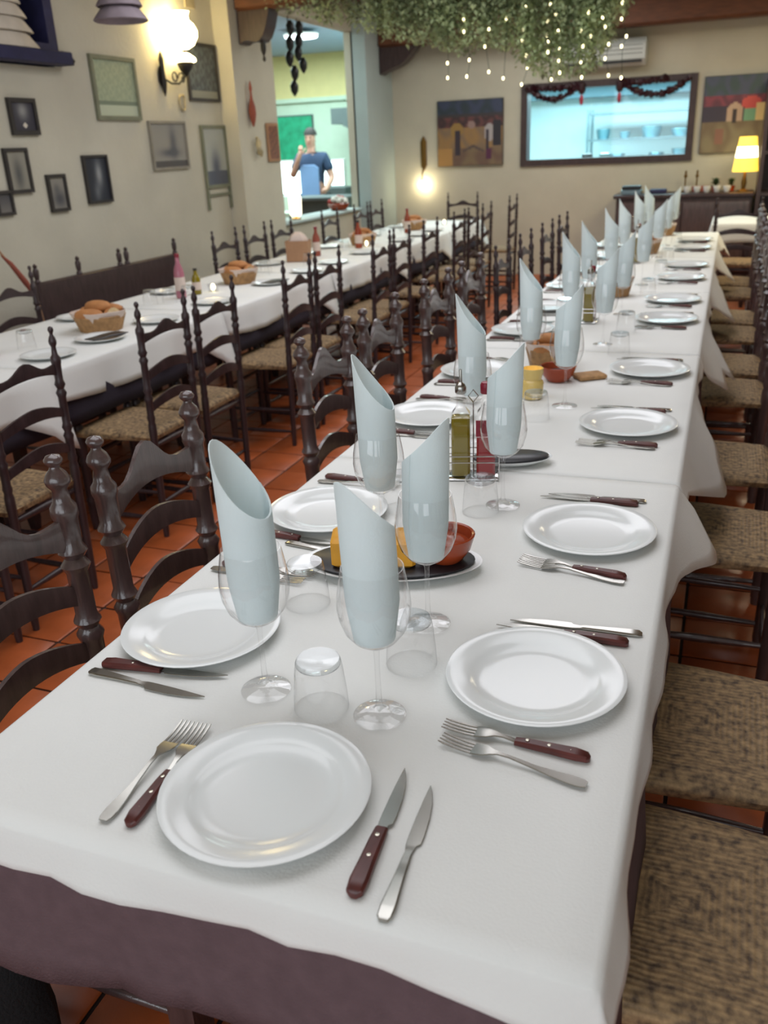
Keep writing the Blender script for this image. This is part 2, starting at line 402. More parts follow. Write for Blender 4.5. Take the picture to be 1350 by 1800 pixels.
def slat_mesh(kind):
    n = 17; rings = []
    for i in range(n):
        t = -1+2*i/(n-1); y = t*.168
        bow = -.018*(1-t*t)
        if kind == 'top':
            zt = .858+.064*exp(-(t/.48)**2)+.012*cos(t*pi*2.0)*exp(-(t/.9)**2)+.010*abs(t)**4
            zb = .798+.040*(1-t*t)
        else:
            zt = .050*(1-abs(t)**1.7)+.028; zb = .034*(1-t*t)-.014
        rings.append([(bow-.006, y, zb), (bow+.006, y, zb), (bow+.007, y, (zb+zt)/2), (bow+.005, y, zt), (bow-.005, y, zt), (bow-.007, y, (zb+zt)/2)])
    return MB().loft(rings).mesh('top_slat' if kind == 'top' else 'slat', ['chair_wood'], 45)
top_slat = slat_mesh('top'); low_slat = slat_mesh('low')
def rush_seat():
    mb = MB(); n = 14; vs = []; fs = []
    def P(a, b, z, grow=0):
        wy = .196+.014*a+grow; return (a*(.193+grow), b*wy, z)
    for i in range(n+1):
        for j in range(n+1):
            a = -1+2*i/n; b = -1+2*j/n
            e = max(abs(a), abs(b)); z = .472-.010*(1-e)+(-.012 if e > .99 else 0)-.004*(1-abs(abs(a)-abs(b)))*e
            vs.append(P(a, b, z))
    for i in range(n):
        for j in range(n): fs.append((i*(n+1)+j, (i+1)*(n+1)+j, (i+1)*(n+1)+j+1, i*(n+1)+j+1))
    base = len(vs)
    edge = [(i, 0) for i in range(n)]+[(n, j) for j in range(n)]+[(n-i, n) for i in range(n)]+[(0, n-j) for j in range(n)]
    m = len(edge)
    for z, g in ((.448, .006), (.430, 0)):
        for (i, j) in edge: vs.append(P(-1+2*i/n, -1+2*j/n, z, g))
    for k in range(m):
        k2 = (k+1) % m; a = edge[k][0]*(n+1)+edge[k][1]; b = edge[k2][0]*(n+1)+edge[k2][1]
        fs.append((a, base+k, base+k2, b)); fs.append((base+k, base+m+k, base+m+k2, base+k2))
    fs.append(tuple(base+m+k for k in range(m)))
    mb.add(vs, fs); return mb.mesh('seat', ['rush'], 50)
seat_mesh = rush_seat()
def rung(a, b, r=.010):
    A, B = Vector(a), Vector(b); pts = [A.lerp(B, t) for t in (0, .25, .5, .75, 1)]
    return MB().tube(pts, [r*.75, r, r*1.25, r, r*.75], 8).mesh('rung', ['chair_wood'], 50)
RUNGS = [rung((.172, -.185, z), (.172, .185, z)) for z in (.11, .22, .33)]+[rung((-.185, s*.172, z), (.172, s*.185, z)) for s in (-1, 1) for z in (.08, .20)]+[rung((-.185, -.172, .15), (-.185, .172, .15))]
RAIL = rung((-.185, -.172, .405), (-.185, .172, .405), .013)
def make_chair():
    t = thing('ladderback_chair', 'x', 'chair')
    def part(n, me, loc=(0, 0, 0), rot=(0, 0, 0)):
        o = bpy.data.objects.new(n, me); COL.objects.link(o); o.parent = t; o.location = loc; o.rotation_euler = rot; return o
    for s in (-1, 1): part('rear_post', rear_post, (-.190, s*.176, 0), (0, radians(-1.2), 0))
    for s in (-1, 1): part('front_leg', front_leg, (.172, s*.188, 0))
    part('seat', seat_mesh)
    part('top_slat', top_slat, (-.207, 0, 0)); part('slat', low_slat, (-.205, 0, .695)); part('slat', low_slat, (-.202, 0, .565))
    for r in RUNGS+[RAIL]: part('rung', r)
    return t
CH = make_chair(); CH_USED = []
slim = {}
def slim_mesh(me):                                   # the same joinery in the dark, slimmer chairs
    if me.name not in slim:
        m2 = me.copy(); m2.name = me.name.split('.')[0]
        if me is not seat_mesh: m2.materials[0] = MATS['slim_chair_wood']
        slim[me.name] = m2
    return slim[me.name]
rear_post_slim = MB().lathe([(r*(.74 if z < .9 else .62), z) for r, z in post_profile(1)], 10).mesh('rear_post', ['slim_chair_wood'], 50)
CS = copy_tree(CH); CS_USED = []
for ch in CS.children:
    n = ch.name.split('.')[0]
    ch.data = rear_post_slim if n == 'rear_post' else slim_mesh(ch.data)
    if n == 'top_slat': ch.scale = (.8, 1, .55); ch.location.z = .395
    if n == 'slat': ch.scale = (.8, 1, .75); ch.location.z -= .0
def chair(x, y, face, label, group, slim_kind=False):
    rz = {'+x': 0, '-x': pi, '+y': pi/2, '-y': -pi/2}[face]+random.uniform(-.02, .02)
    return place(CS if slim_kind else CH, CS_USED if slim_kind else CH_USED, (x, y, 0), rz, label, group)
for i, y in enumerate((1.04, 1.505, 2.455, 3.09, 4.045, 4.555, 5.31, 5.82, 6.78, 7.31)):
    chair(.035, y, '-x', 'ladderback chair with rush seat, %s from near end, right side of set table' % ORD[i], 'chairs along the right side of the set table')
for i, y in enumerate((1.065, 1.535, 2.50, 3.00, 3.70, 4.28, 4.95, 5.58, 6.30, 6.95)):
    chair(-.94, y, '+x', 'ladderback chair with rush seat, %s from near end, left side of set table' % ORD[i], 'chairs along the left side of the set table', i > 5)
for i, y in enumerate((1.80, 2.21, 3.03, 3.44, 4.29, 4.70, 5.58, 5.985, 6.66, 7.47, 7.92, 8.42, 9.55)):
    chair(-2.32, y, '-x', 'dark ladderback chair, %s from near end in aisle row of the wall table' % ORD[i], 'aisle row of chairs at the wall table', True).scale = (1, .92, 1)
for i, y in enumerate((3.72, 5.98, 6.46, 6.93, 7.95, 8.75, 9.2)):
    chair(-3.31, y, '+x', 'dark ladderback chair, %s from near end between wall table and wall' % ORD[i], 'chairs between the wall table and the wall', True)
chair(-2.88, 10.12, '-y', 'dark ladderback chair at the far end of the wall table by the back wall', 'chairs between the wall table and the wall', True)
for i, x in enumerate((.10, .56, 1.05)):
    chair(x, 8.48, '+y', 'dark ladderback chair, %s from the set table along front of the small rear table' % ORD[i], 'chairs at the small rear table', True)

# ================================================================ TABLES AND CLOTHS
def table(x0, x1, y0, y1, label, group):
    t = thing('dining_table', label, 'table', ((x0+x1)/2, (y0+y1)/2, 0), 0, group)
    hx, hy = (x1-x0)/2-.006, (y1-y0)/2-.004
    MB().bevel_box(-hx, hx, -hy, hy, .705, .738, .004).build('tabletop', 'dark_wood', t)
    ap = MB()
    MB().box(-hx+.07, hx-.07, -hy+.07, -hy+.09, .62, .704).build('apron', 'dark_wood', t)
    MB().box(-hx+.07, hx-.07, hy-.09, hy-.07, .62, .704).build('apron', 'dark_wood', t)
    for sx in (-1, 1):
        for sy in (-1, 1):
            o = MB().lathe([(.022, 0), (.03, .05), (.03, .5), (.036, .56), (.036, .704)], 4).build('leg', 'dark_wood', t)
            o.location = (sx*(hx-.30), sy*(hy-.06), 0); o.rotation_euler = (0, 0, pi/4)
    return t
def interp(tab, v):
    if v <= tab[0][0]: return tab[0][1:]
    for a, b in zip(tab, tab[1:]):
        if v <= b[0]:
            t = (v-a[0])/(b[0]-a[0]+1e-9); return tuple(p+(q-p)*t for p, q in zip(a[1:], b[1:]))
    return tab[-1][1:]
def cloth(name, x0, x1, y0, y1, z, left, right, near=0, far=0, near_flare=.01, mat_='white_cloth', step=.04, seed=0, wav=.004):
    """a draped cloth as one sheet. left/right: tables (y, drop, flare); near/far: drop over the short ends"""
    rnd = random.Random(seed); ph = [rnd.uniform(0, 6) for _ in range(8)]
    R = .012
    ys = []
    ny = max(2, int((y1-y0)/step))
    ys = [y0+(y1-y0)*i/ny for i in range(ny+1)]
    def wob(s): return wav*(sin(9*s+ph[0])+.7*sin(21*s+ph[1])+.5*sin(37*s+ph[2]))
    rows = []
    def row(y, zoff, yout, ramp):
        r = []
        for side, tab, xe in ((-1, left, x0), (1, right, x1)):
            d, fl = interp(tab, min(max(y, y0), y1))
            pts = []
            for k in range(6):
                t = 1-k/5
                out = fl*t+(R if t > 0 else 0)*0+.002+wob(y)*t*1.6
                pts.append((xe+side*(out+R*.6), y+yout, z-R-(d-R)*t*ramp-(zoff) if zoff == 0 else z-R-zoff-(d*.2)*t*0))
            pts.append((xe+side*R*.45, y+yout, z-R*.35-zoff))
            pts.append((xe-side*R*.3, y+yout, z-zoff))
            r.append(pts)
        L, Rr = r
        nx = 16; mid = []
        for k in range(1, nx):
            x = x0+(x1-x0)*k/nx
            mid.append((x, y+yout, z-zoff+(.0007*sin(11*x+ph[3])*sin(7*y+ph[4])+.0004*sin(23*y+ph[5]+5*x))*(1 if zoff == 0 else 0)))
        return L+mid+Rr[::-1]
    def endrows(y, d, sgn, flare):
        out = []
        for k in range(5, 0, -1):
            t = k/5
            rr = row(y, 0, 0, 1)
            new = []
            n = len(rr)
            for i, (px, py, pz) in enumerate(rr):
                xx = min(max(px, x0-R), x1+R); s = xx*1.0
                drop = d*(1+.10*sin(5.5*s+ph[6])+.05*sin(13*s+ph[7]))
                zz = z-R-(drop-R)*t
                yy = y+sgn*(R*.6+flare*t+wob(xx*1.3)*1.8*t)
                # the side hang wraps the corner and keeps its own hem
                if i < 6 or i >= n-6:
                    kk = (i if i < 6 else n-1-i); tt = 1-kk/5
                    zz = zz-.25*d*tt*t; xx = px+(x0-.004-px if px < x0 else x1+.004-px)*.35*(1-t)*0
                    xx = px
                    yy = y+sgn*(R*.6+flare*t)*(1-.55*tt)
                new.append((xx, yy, min(pz, zz) if (i < 6 or i >= n-6) else zz))
            out.append(new)
        mid = [(px, py+sgn*R*.3, pz-R*.35) for (px, py, pz) in row(y, 0, 0, 1)]
        return out+[mid]
    if near: rows += endrows(y0, near, -1, near_flare)
    for y in ys: rows.append(row(y, 0, 0, 1))
    if far: rows += endrows(y1, far, 1, near_flare)[::-1]
    mb = MB(); n = len(rows[0])
    vs = [p for r in rows for p in r]
    fs = [(i*n+j, i*n+j+1, (i+1)*n+j+1, (i+1)*n+j) for i in range(len(rows)-1) for j in range(n-1)]
    mb.add(vs, fs)
    o = mb.build(name, mat_, angle=70)
    md = o.modifiers.new('thickness', 'SOLIDIFY'); md.thickness = .0012; md.offset = -1
    return o
TX0, TX1 = -.905, -.055
ZT = .7505
bounds = [.63, 2.08, 3.55, 5.0, 6.5, 8.0]
for i in range(5):
    table(TX0, TX1, bounds[i], bounds[i+1], 'dark wooden table under white cloth, %s from near end of the set row' % ORD[i], 'tables joined under the white cloths')
    o = cloth('brown_undercloth', TX0-.004, TX1+.004, bounds[i]-(.004 if i == 0 else 0), bounds[i+1]-.002, .744,
              [(0, .24, .012), (9, .24, .012)], [(0, .25, .012), (9, .25, .012)], near=.215 if i == 0 else 0, far=.2 if i == 4 else 0, near_flare=.008, mat_='brown_cloth', step=.08, seed=20+i)
    tag(o, 'brown undercloth below the white cloth, %s from near end of the set table' % ORD[i], 'tablecloth', 'brown undercloths')
right_drops = [
    [(.62, .055, .012), (1.55, .055, .012), (1.70, .08, .03), (1.93, .150, .085), (1.985, .155, .095), (2.02, .05, .03)],
    [(2.02, .05, .010), (2.10, .055, .012), (2.40, .17, .085), (2.52, .215, .12), (2.56, .21, .12), (2.80, .10, .05), (2.98, .05, .012), (3.4, .05, .012)],
    [(3.4, .06, .012), (3.52, .13, .06), (3.66, .20, .12), (3.72, .17, .10), (3.80, .16, .10), (3.88, .21, .135), (3.94, .18, .11), (4.2, .07, .03), (4.35, .06, .012), (4.85, .06, .012)],
    [(4.85, .07, .012), (5.06, .15, .08), (5.24, .22, .14), (5.36, .20, .13), (5.65, .10, .05), (5.9, .06, .012), (6.3, .06, .012)],
    [(6.3, .07, .012), (6.6, .16, .09), (6.8, .23, .14), (6.95, .15, .08), (7.2, .07, .012), (7.7, .10, .05), (8.0, .19, .10)]]
cb = [.622, 2.02, 3.4, 4.85, 6.3, 8.01]
for i in range(5):
    o = cloth('white_tablecloth', TX0-.008, TX1+.008, cb[i]-(0), cb[i+1]-.002, ZT-.0005-.0004*i, [(0, .07, .012), (9, .07, .012)], right_drops[i], near=.048 if i == 0 else 0, far=.16 if i == 4 else 0, near_flare=.012, step=.03, seed=40+i, wav=.003)
    tag(o, 'white tablecloth draped over the set table, %s from its near end' % ORD[i], 'tablecloth', 'white cloths on the set table')
# wall table row
LX0, LX1 = -3.28, -2.46
lb = [.9, 2.72, 4.05, 5.5, 7.0, 8.3, 9.6]
for i in range(6):
    table(LX0, LX1, lb[i], lb[i+1], 'dark wooden table under white cloth, %s from near end of the wall row' % ORD[i], 'tables of the wall row')
    tipn = [(lb[i], .15, .012), (lb[i+1]-.26, .15, .012), (lb[i+1]-.10, .24, .04), (lb[i+1]-.02, .33, .06), (lb[i+1], .32, .06)]
    if i: tipn = [(lb[i], .13, .02), (lb[i]+.3, .16, .012)]+tipn[1:]
    o = cloth('white_tablecloth', LX0-.006, LX1+.006, lb[i], lb[i+1]-.003, ZT-.0006-.0003*i, [(0, .15, .012), (11, .15, .012)], tipn, near=.15 if i == 0 else 0, far=.2 if i == 5 else 0, step=.05, seed=60+i, wav=.005)
    tag(o, 'white tablecloth on the wall table, %s from its near end' % ORD[i], 'tablecloth', 'white cloths on the wall table')
    o = cloth('dark_undercloth', LX0-.002, LX1+.002, lb[i], lb[i+1]-.003, .744, [(0, .24, .012), (11, .24, .012)], [(0, .24, .010), (11, .24, .010)], step=.1, seed=80+i, mat_='dark_cloth')
    tag(o, 'dark undercloth beneath the wall table white cloth, %s from near end' % ORD[i], 'tablecloth', 'dark undercloths of the wall table')
# small rear table
table(-.10, 1.35, 8.74, 9.62, 'small rear table with white cloth by the sideboard', None)
o = cloth('white_tablecloth', -.108, 1.358, 8.735, 9.625, ZT, [(0, .13, .02), (11, .13, .02)], [(0, .13, .02), (11, .13, .02)], near=.16, far=.16, seed=99)
tag(o, 'white tablecloth on the small rear table near the sideboard', 'tablecloth')

# ================================================================ TABLEWARE
ZS = ZT+.0006
def make_plate():
    R = .135
    prof = [(0, .004), (.07, .004), (.088, .0055), (.096, .010), (.104, .0135), (.120, .0165), (.1335, .0195), (.1352, .0185), (.134, .0165), (.118, .012), (.098, .005), (.085, .0005), (.078, 0), (.076, .002), (0, .002)]
    return tag(MB().lathe(prof, 56).build('dinner_plate', 'porcelain', angle=60), 'x', 'plate')
def make_glass():
    prof = [(0, .004), (.02, .0032), (.036, .0018), (.0385, .0009), (.0385, .0022), (.036, .0034), (.02, .006), (.008, .011), (.0045, .022), (.0038, .05), (.0036, .09), (.0042, .108), (.007, .116)]
    t = thing('wine_glass', 'x', 'glass')
    MB().lathe(prof, 32).build('stem', 'clear_glass', t, 60)
    bowl = [(.0065, .116), (.018, .120), (.032, .130), (.043, .145), (.0495, .165), (.0515, .182), (.0500, .202), (.0465, .222), (.0435, .238), (.0430, .2405), (.0422, .2405)]
    MB().lathe(bowl, 36).build('bowl', 'clear_glass', t, 60)
    return t
def make_tumbler():          # turned upside down, its thick base on top
    t = thing('tumbler', 'x', 'glass')
    out = [(.0405, 0), (.0408, .002), (.039, .03), (.0355, .065), (.033, .080), (.031, .0835), (0, .0835)]
    MB().lathe(out, 32).build('wall', 'clear_glass', t, 60)
    MB().lathe([(0, .068), (.024, .069), (.0325, .074), (.0335, .0785), (.0315, .0825), (.02, .0822), (0, .080)], 28).build('glass_base', 'thick_glass', t, 60)
    return t
def make_napkin(h):
    mb = MB(); n = 40; m = 14; rings = []
    tot = 1.22; vs = []; fs = []
    for side in (0, 1):
        for i in range(m+1):
            for j in range(n+1):
                u = j/n; th = pi+2*pi*tot*(u-.5/tot*1.0)
                a = th-pi
                c = .5+.5*cos(a)
                lowz = .292; top = lowz+(h-lowz)*(.78*c+.22*c*c*c)
                z = .130+(top-.130)*(i/m)
                k = (z-.130)/.26
                r = .0285+.0085*min(1, max(0, (z-.13)/.06))+.0014*u-.0004*side*4
                lean = .008*k*k
                th2 = th+.25*k
                fl = 1-.04*max(0, (z-lowz)/(h-lowz))*c
                r *= fl
                x = r*cos(th2)-lean; y = r*sin(th2)*1.0
                vs.append((x, y, z))
    N = (m+1)*(n+1)
    for s in (0, 1):
        for i in range(m):
            for j in range(n):
                q = [s*N+i*(n+1)+j, s*N+i*(n+1)+j+1, s*N+(i+1)*(n+1)+j+1, s*N+(i+1)*(n+1)+j]
                fs.append(tuple(q if s == 0 else q[::-1]))
    for j in range(n):
        fs.append((m*(n+1)+j, m*(n+1)+j+1, N+m*(n+1)+j+1, N+m*(n+1)+j)); fs.append((j+1, j, N+j, N+j+1))
    for i in range(m):
        for j in (0, n): fs.append((i*(n+1)+j, (i+1)*(n+1)+j, N+(i+1)*(n+1)+j, N+i*(n+1)+j))
    mb.add(vs, fs)
    # bottom closing disc of bunched cloth
    mb.lathe([(0, .128), (.018, .1265), (.028, .131), (.0275, .136), (0, .136)], 20)
    return tag(mb.build('napkin', 'napkin_cloth', angle=75), 'x', 'napkin')
def steel_fork():
    t = thing('steel_fork', 'x', 'fork'); mb = MB(); T = .0011
    def zc(x): return .0035+.010*exp(-((x-.125)/.022)**2)*0+.006*max(0, sin(pi*min(1, max(0, (x-.06)/.10))))
    secs = []
    for x, w in ((0, .006), (.006, .0085), (.02, .0095), (.04, .0075), (.07, .0042), (.105, .0032), (.122, .0036), (.132, .007), (.14, .0112), (.15, .0122), (.158, .0122)):
        secs.append((x, -w, w, zc(x)-T, zc(x)+T))
    mb.sections(secs)
    for k in range(4):
        y = -.0096+.0064*k; s2 = []
        for x in (.157, .17, .185, .198, .206):
            w = .0019 if x < .2 else .0008; z = zc(x)+.004*((x-.157)/.05)**2
            s2.append((x, y-w, y+w, z-T*.8, z+T*.8))
        mb.sections(s2)
    mb.build('fork_body', 'steel', t); return t
def wood_fork():
    t = thing('wood_handled_fork', 'x', 'fork')
    h = MB(); h.sections([(x, -w, w, 0, z) for x, w, z in ((0, .004, .007), (.004, .0085, .010), (.02, .0105, .0115), (.05, .009, .011), (.085, .0078, .010), (.102, .0066, .008))])
    ho = h.build('handle', 'knife_wood', t)
    for x in (.025, .055, .085): MB().lathe([(.0028, .0), (.0028, .0006), (.0015, .001), (0, .001)], 8, (x, 0, .0104)).build('rivet', 'rivet', ho)
    mb = MB(); T = .0012; zc = lambda x: .0045+.004*sin(pi*min(1, max(0, (x-.10)/.06)))
    mb.sections([(x, -w, w, zc(x)-T, zc(x)+T) for x, w in ((.100, .004), (.118, .0035), (.130, .0055), (.14, .0108), (.15, .0122), (.158, .0122))])
    for k in range(4):
        y = -.0096+.0064*k
        mb.sections([(x, y-(.0019 if x < .2 else .0008), y+(.0019 if x < .2 else .0008), zc(x)+.003*((x-.157)/.05)**2-T*.8, zc(x)+.003*((x-.157)/.05)**2+T*.8) for x in (.157, .17, .185, .198, .206)])
    mb.build('fork_head', 'steel', t); return t
BL = [(.100, -.0045, .0045), (.112, -.0065, .0068), (.116, -.0110, .007), (.13, -.0115, .0072), (.16, -.0105, .0068), (.185, -.0072, .0060), (.205, -.0020, .0050), (.218, .0032, .0038)]
def steel_knife():
    t = thing('steel_knife', 'x', 'knife'); T = .0022
    s = [(0, -.005, .005, 0, .004), (.005, -.0085, .0085, 0, .006), (.02, -.009, .009, 0, .0062), (.06, -.0065, .0065, 0, .0058), (.095, -.005, .005, 0, .005)]
    MB().sections(s+[(x, a, b, .0012, .0034) for x, a, b in BL]).build('knife_body', 'steel', t); return t
def wood_knife():
    t = thing('wood_handled_knife', 'x', 'knife')
    h = MB().sections([(x, -w, w, 0, z) for x, w, z in ((0, .005, .008), (.004, .0098, .011), (.02, .0112, .0125), (.05, .0098, .012), (.085, .009, .011), (.105, .008, .009))])
    ho = h.build('handle', 'knife_wood', t)
    for x in (.025, .055, .088): MB().lathe([(.0028, .0), (.0028, .0006), (.0015, .001), (0, .001)], 8, (x, 0, .0112)).build('rivet', 'rivet', ho)
    MB().sections([(x, a, b, .0035, .0052) for x, a, b in BL]).build('blade', 'steel', t); return t
PR = dict(plate=make_plate(), glass=make_glass(), tumbler=make_tumbler(), sfork=steel_fork(), wfork=wood_fork(), sknife=steel_knife(), wknife=wood_knife())
NAPL = make_napkin(.398); NAPR = make_napkin(.372)
USED = {k: [] for k in PR}; NL, NR = [], []
GRP = dict(plate='white plates on the set table', glass='wine glasses on the set table', tumbler='upturned tumblers on the set table', sfork='steel forks on the set table', wfork='wood handled forks on the set table', sknife='steel knives on the set table', wknife='wood handled knives on the set table')
def put(k, loc, rz, label): return place(PR[k], USED[k], loc, rz, label, GRP[k])
def along(k, a, b, label, dz=0):      # a: handle end, b: tip direction
    return put(k, (a[0], a[1], ZS+dz), math.atan2(b[1]-a[1], b[0]-a[0]), label)
def seat_name(i, side): return '%s place from near end on %s side' % (ORD[i], side)
def cutlery(fs, fw, ks, kw, nm):
    along('sfork', fs[0], fs[1], 'steel fork at ' + nm); along('wfork', fw[0], fw[1], 'dark wood handled fork at ' + nm, .0)
    along('sknife', ks[0], ks[1], 'all steel knife at ' + nm); along('wknife', kw[0], kw[1], 'dark wood handled knife at ' + nm)
# head of the table
nm = 'the head place nearest the near end'
put('plate', (-.477, .764, ZS), 0, 'white plate alone at the head of the table, between forks and knives')
cutlery(((-.652, .662), (-.657, .872)), ((-.615, .664), (-.632, .884)), ((-.268, .628), (-.280, .848)), ((-.310, .648), (-.322, .868)), 'the head of the table, below the large plate')
RY = [1.117, 1.679, 2.442, 3.10, 4.05, 4.57, 5.32, 5.86, 6.80, 7.33]
LY = [1.10, 1.64, 2.41, 2.98, 3.72, 4.30, 4.97, 5.60, 6.32, 6.97]
for i, y in enumerate(RY):
    nm = seat_name(i, 'right')
    put('plate', (-.203+random.uniform(-.006, .006)*(i > 2), y, ZS), 0, 'white plate at ' + nm)
    if i == 0: c = (((-.095, .905), (-.31, .942)), ((-.098, .957), (-.315, .972)), ((-.062, 1.300), (-.295, 1.290)), ((-.08, 1.262), (-.30, 1.266)))
    elif i == 1: c = (((-.11, 1.476), (-.33, 1.515)), ((-.108, 1.497), (-.33, 1.532)), ((-.105, 1.885), (-.33, 1.885)), ((-.12, 1.862), (-.33, 1.862)))
    else:
        j = lambda: random.uniform(-.008, .008)
        c = (((-.115, y-.185+j()), (-.33, y-.180+j())), ((-.11, y-.160+j()), (-.33, y-.152+j())), ((-.095, y+.195+j()), (-.31, y+.195+j())), ((-.11, y+.165+j()), (-.32, y+.170+j())))
    cutlery(*c, nm)
for i, y in enumerate(LY):
    nm = seat_name(i, 'left')
    put('plate', (-.775+random.uniform(-.006, .006)*(i > 0), y, ZS), 0, 'white plate at ' + nm)
    j = lambda: random.uniform(-.006, .006)
    if i == 0: c = (((-.89, 1.325), (-.67, 1.315)), ((-.88, 1.35), (-.66, 1.345)), ((-.888, .942), (-.66, .929)), ((-.880, .965), (-.655, .990)))
    else: c = (((-.885, y+.19+j()), (-.67, y+.185+j())), ((-.88, y+.215+j()), (-.66, y+.21+j())), ((-.885, y-.185+j()), (-.66, y-.175+j())), ((-.88, y-.16+j()), (-.655, y-.15+j())))
    if i == 1: c = (c[0], c[1], ((-.80, 1.475), (-.60, 1.44)), ((-.885, 1.505), (-.665, 1.49)))
    cutlery(*c, nm)
GL = [(-.59, .98), (-.60, 1.52), (-.60, 2.24), (-.59, 2.98), (-.60, 3.88), (-.60, 4.42), (-.59, 5.22), (-.60, 6.0), (-.59, 6.9), (-.58, 7.6)]
GRr = [(-.40, .97), (-.412, 1.24), (-.41, 1.79), (-.41, 2.62), (-.41, 3.52), (-.41, 4.18), (-.40, 5.08), (-.41, 6.3), (-.40, 7.0), (-.40, 7.75)]
for side, G in (('left', GL), ('right', GRr)):
    for i, (x, y) in enumerate(G):
        put('glass', (x, y, ZS), 0, 'stemmed wine glass holding a napkin, %s from near end in %s glass row' % (ORD[i], side))
        lab = 'rolled white napkin with pointed tip, %s from near end in %s glass row' % (ORD[i], side)
        if side == 'left': place(NAPL, NL, (x, y, ZS), random.uniform(-.12, .1)-(.32 if i == 0 else .10), lab, 'rolled napkins in the wine glasses')
        elif i == 0: place(NAPR, NR, (x-.002, y, ZS), .80, lab, 'rolled napkins in the wine glasses')
        else: place(NAPR, NR, (x, y, ZS), pi-.25+random.uniform(-.15, .15), lab, 'rolled napkins in the wine glasses')
TUM = [(-.49, .965), (-.40, 1.115), (-.645, 1.25), (-.45, 1.745), (-.63, 1.72), (-.47, 2.47), (-.66, 2.55), (-.33, 3.36), (-.65, 3.25), (-.35, 3.80), (-.66, 4.1), (-.34, 4.75), (-.65, 4.75), (-.33, 5.5), (-.65, 5.6), (-.33, 6.1), (-.65, 6.5), (-.33, 7.1)]
for i, (x, y) in enumerate(TUM):
    lab = ['clear tumbler upside down between the two nearest wine glasses', 'clear tumbler upside down behind the second napkin by first right-hand plate', 'clear tumbler upside down beyond the left-hand nearest wine glass', 'clear tumbler upside down before the oil cruet rack'][i] if i < 4 else 'clear tumbler upside down, %s along the set table beyond the cruet rack' % (ORD[i-4])
    put('tumbler', (x, y, ZS), 0, lab)

# ---- food and condiments on the set table
def bowl_prof(r, h, t=.006): return [(0, .002), (r*.45, .002), (r*.55, 0), (r*.62, .004), (r*.85, h*.45), (r, h), (r-t*.4, h+.002), (r-t, h), (r*.8, h*.5), (r*.55, .010), (0, .009)]
def tray(x, y, rz, label, blocks, pot, sc=1):
    t = tag(MB().lathe([(0, .003), (.10, .003), (.13, .006), (.172, .016), (.176, .0185), (.172, .0185), (.13, .0095), (.10, .006), (0, .006)], 40, sy=.52).build('oval_dish', 'porcelain'), 'white oval dish under the black slate, ' + label, 'dish')
    t.location = (x, y, ZS); t.rotation_euler = (0, 0, rz); t.scale = (sc, sc, 1)
    s = tag(MB().lathe([(0, 0), (.13, 0), (.160, .007), (.162, .011), (.158, .0125), (0, .0125)], 36, sy=.50).build('slate_plate', 'black_slate'), 'black oval slate plate lying in a white dish, ' + label, 'plate')
    s.location = (x, y, ZS+.0100); s.rotation_euler = (0, 0, rz); s.scale = (sc, sc, 1)
    z = ZS+.0226
    R2 = Matrix.Rotation(rz, 3, 'Z')
    for k, (bx, by, sx, sy, sz, a) in enumerate(blocks):
        o = tag(MB().bevel_box(-sx/2, sx/2, -sy/2, sy/2, 0, sz, .006).build('cheese_block', 'cheese_yellow'), 'yellow-orange cheese block on black slate, %s from the left, ' % ORD[k] + label, 'cheese', 'cheese blocks on the black slates')
        p = R2 @ Vector((bx, by, 0)); o.location = (x+p.x, y+p.y, z); o.rotation_euler = (0, 0, rz+a)
    if pot:
        px, py, r, h = pot; p = R2 @ Vector((px, py, 0))
        b = thing('terracotta_bowl', 'red-brown glazed bowl on black slate, ' + label, 'bowl', (x+p.x, y+p.y, z))
        MB().lathe(bowl_prof(r, h), 28).build('bowl_body', 'terracotta_glaze', b)
        MB().lathe([(0, h*.62), (r*.8, h*.6), (r*.86, h*.66), (r*.5, h*.86), (0, h*.95)], 24).build('sauce', 'terracotta_glaze', b)
tray(-.545, 1.425, radians(14), 'by the nearest wine glasses', [(-.088, -.012, .05, .075, .058, .08), (-.030, -.008, .05, .078, .05, -.06), (.026, -.012, .045, .075, .056, .05)], (.105, .0, .057, .052))
tray(-.455, 2.07, radians(20), 'behind the third right-hand wine glass', [], None, .60)
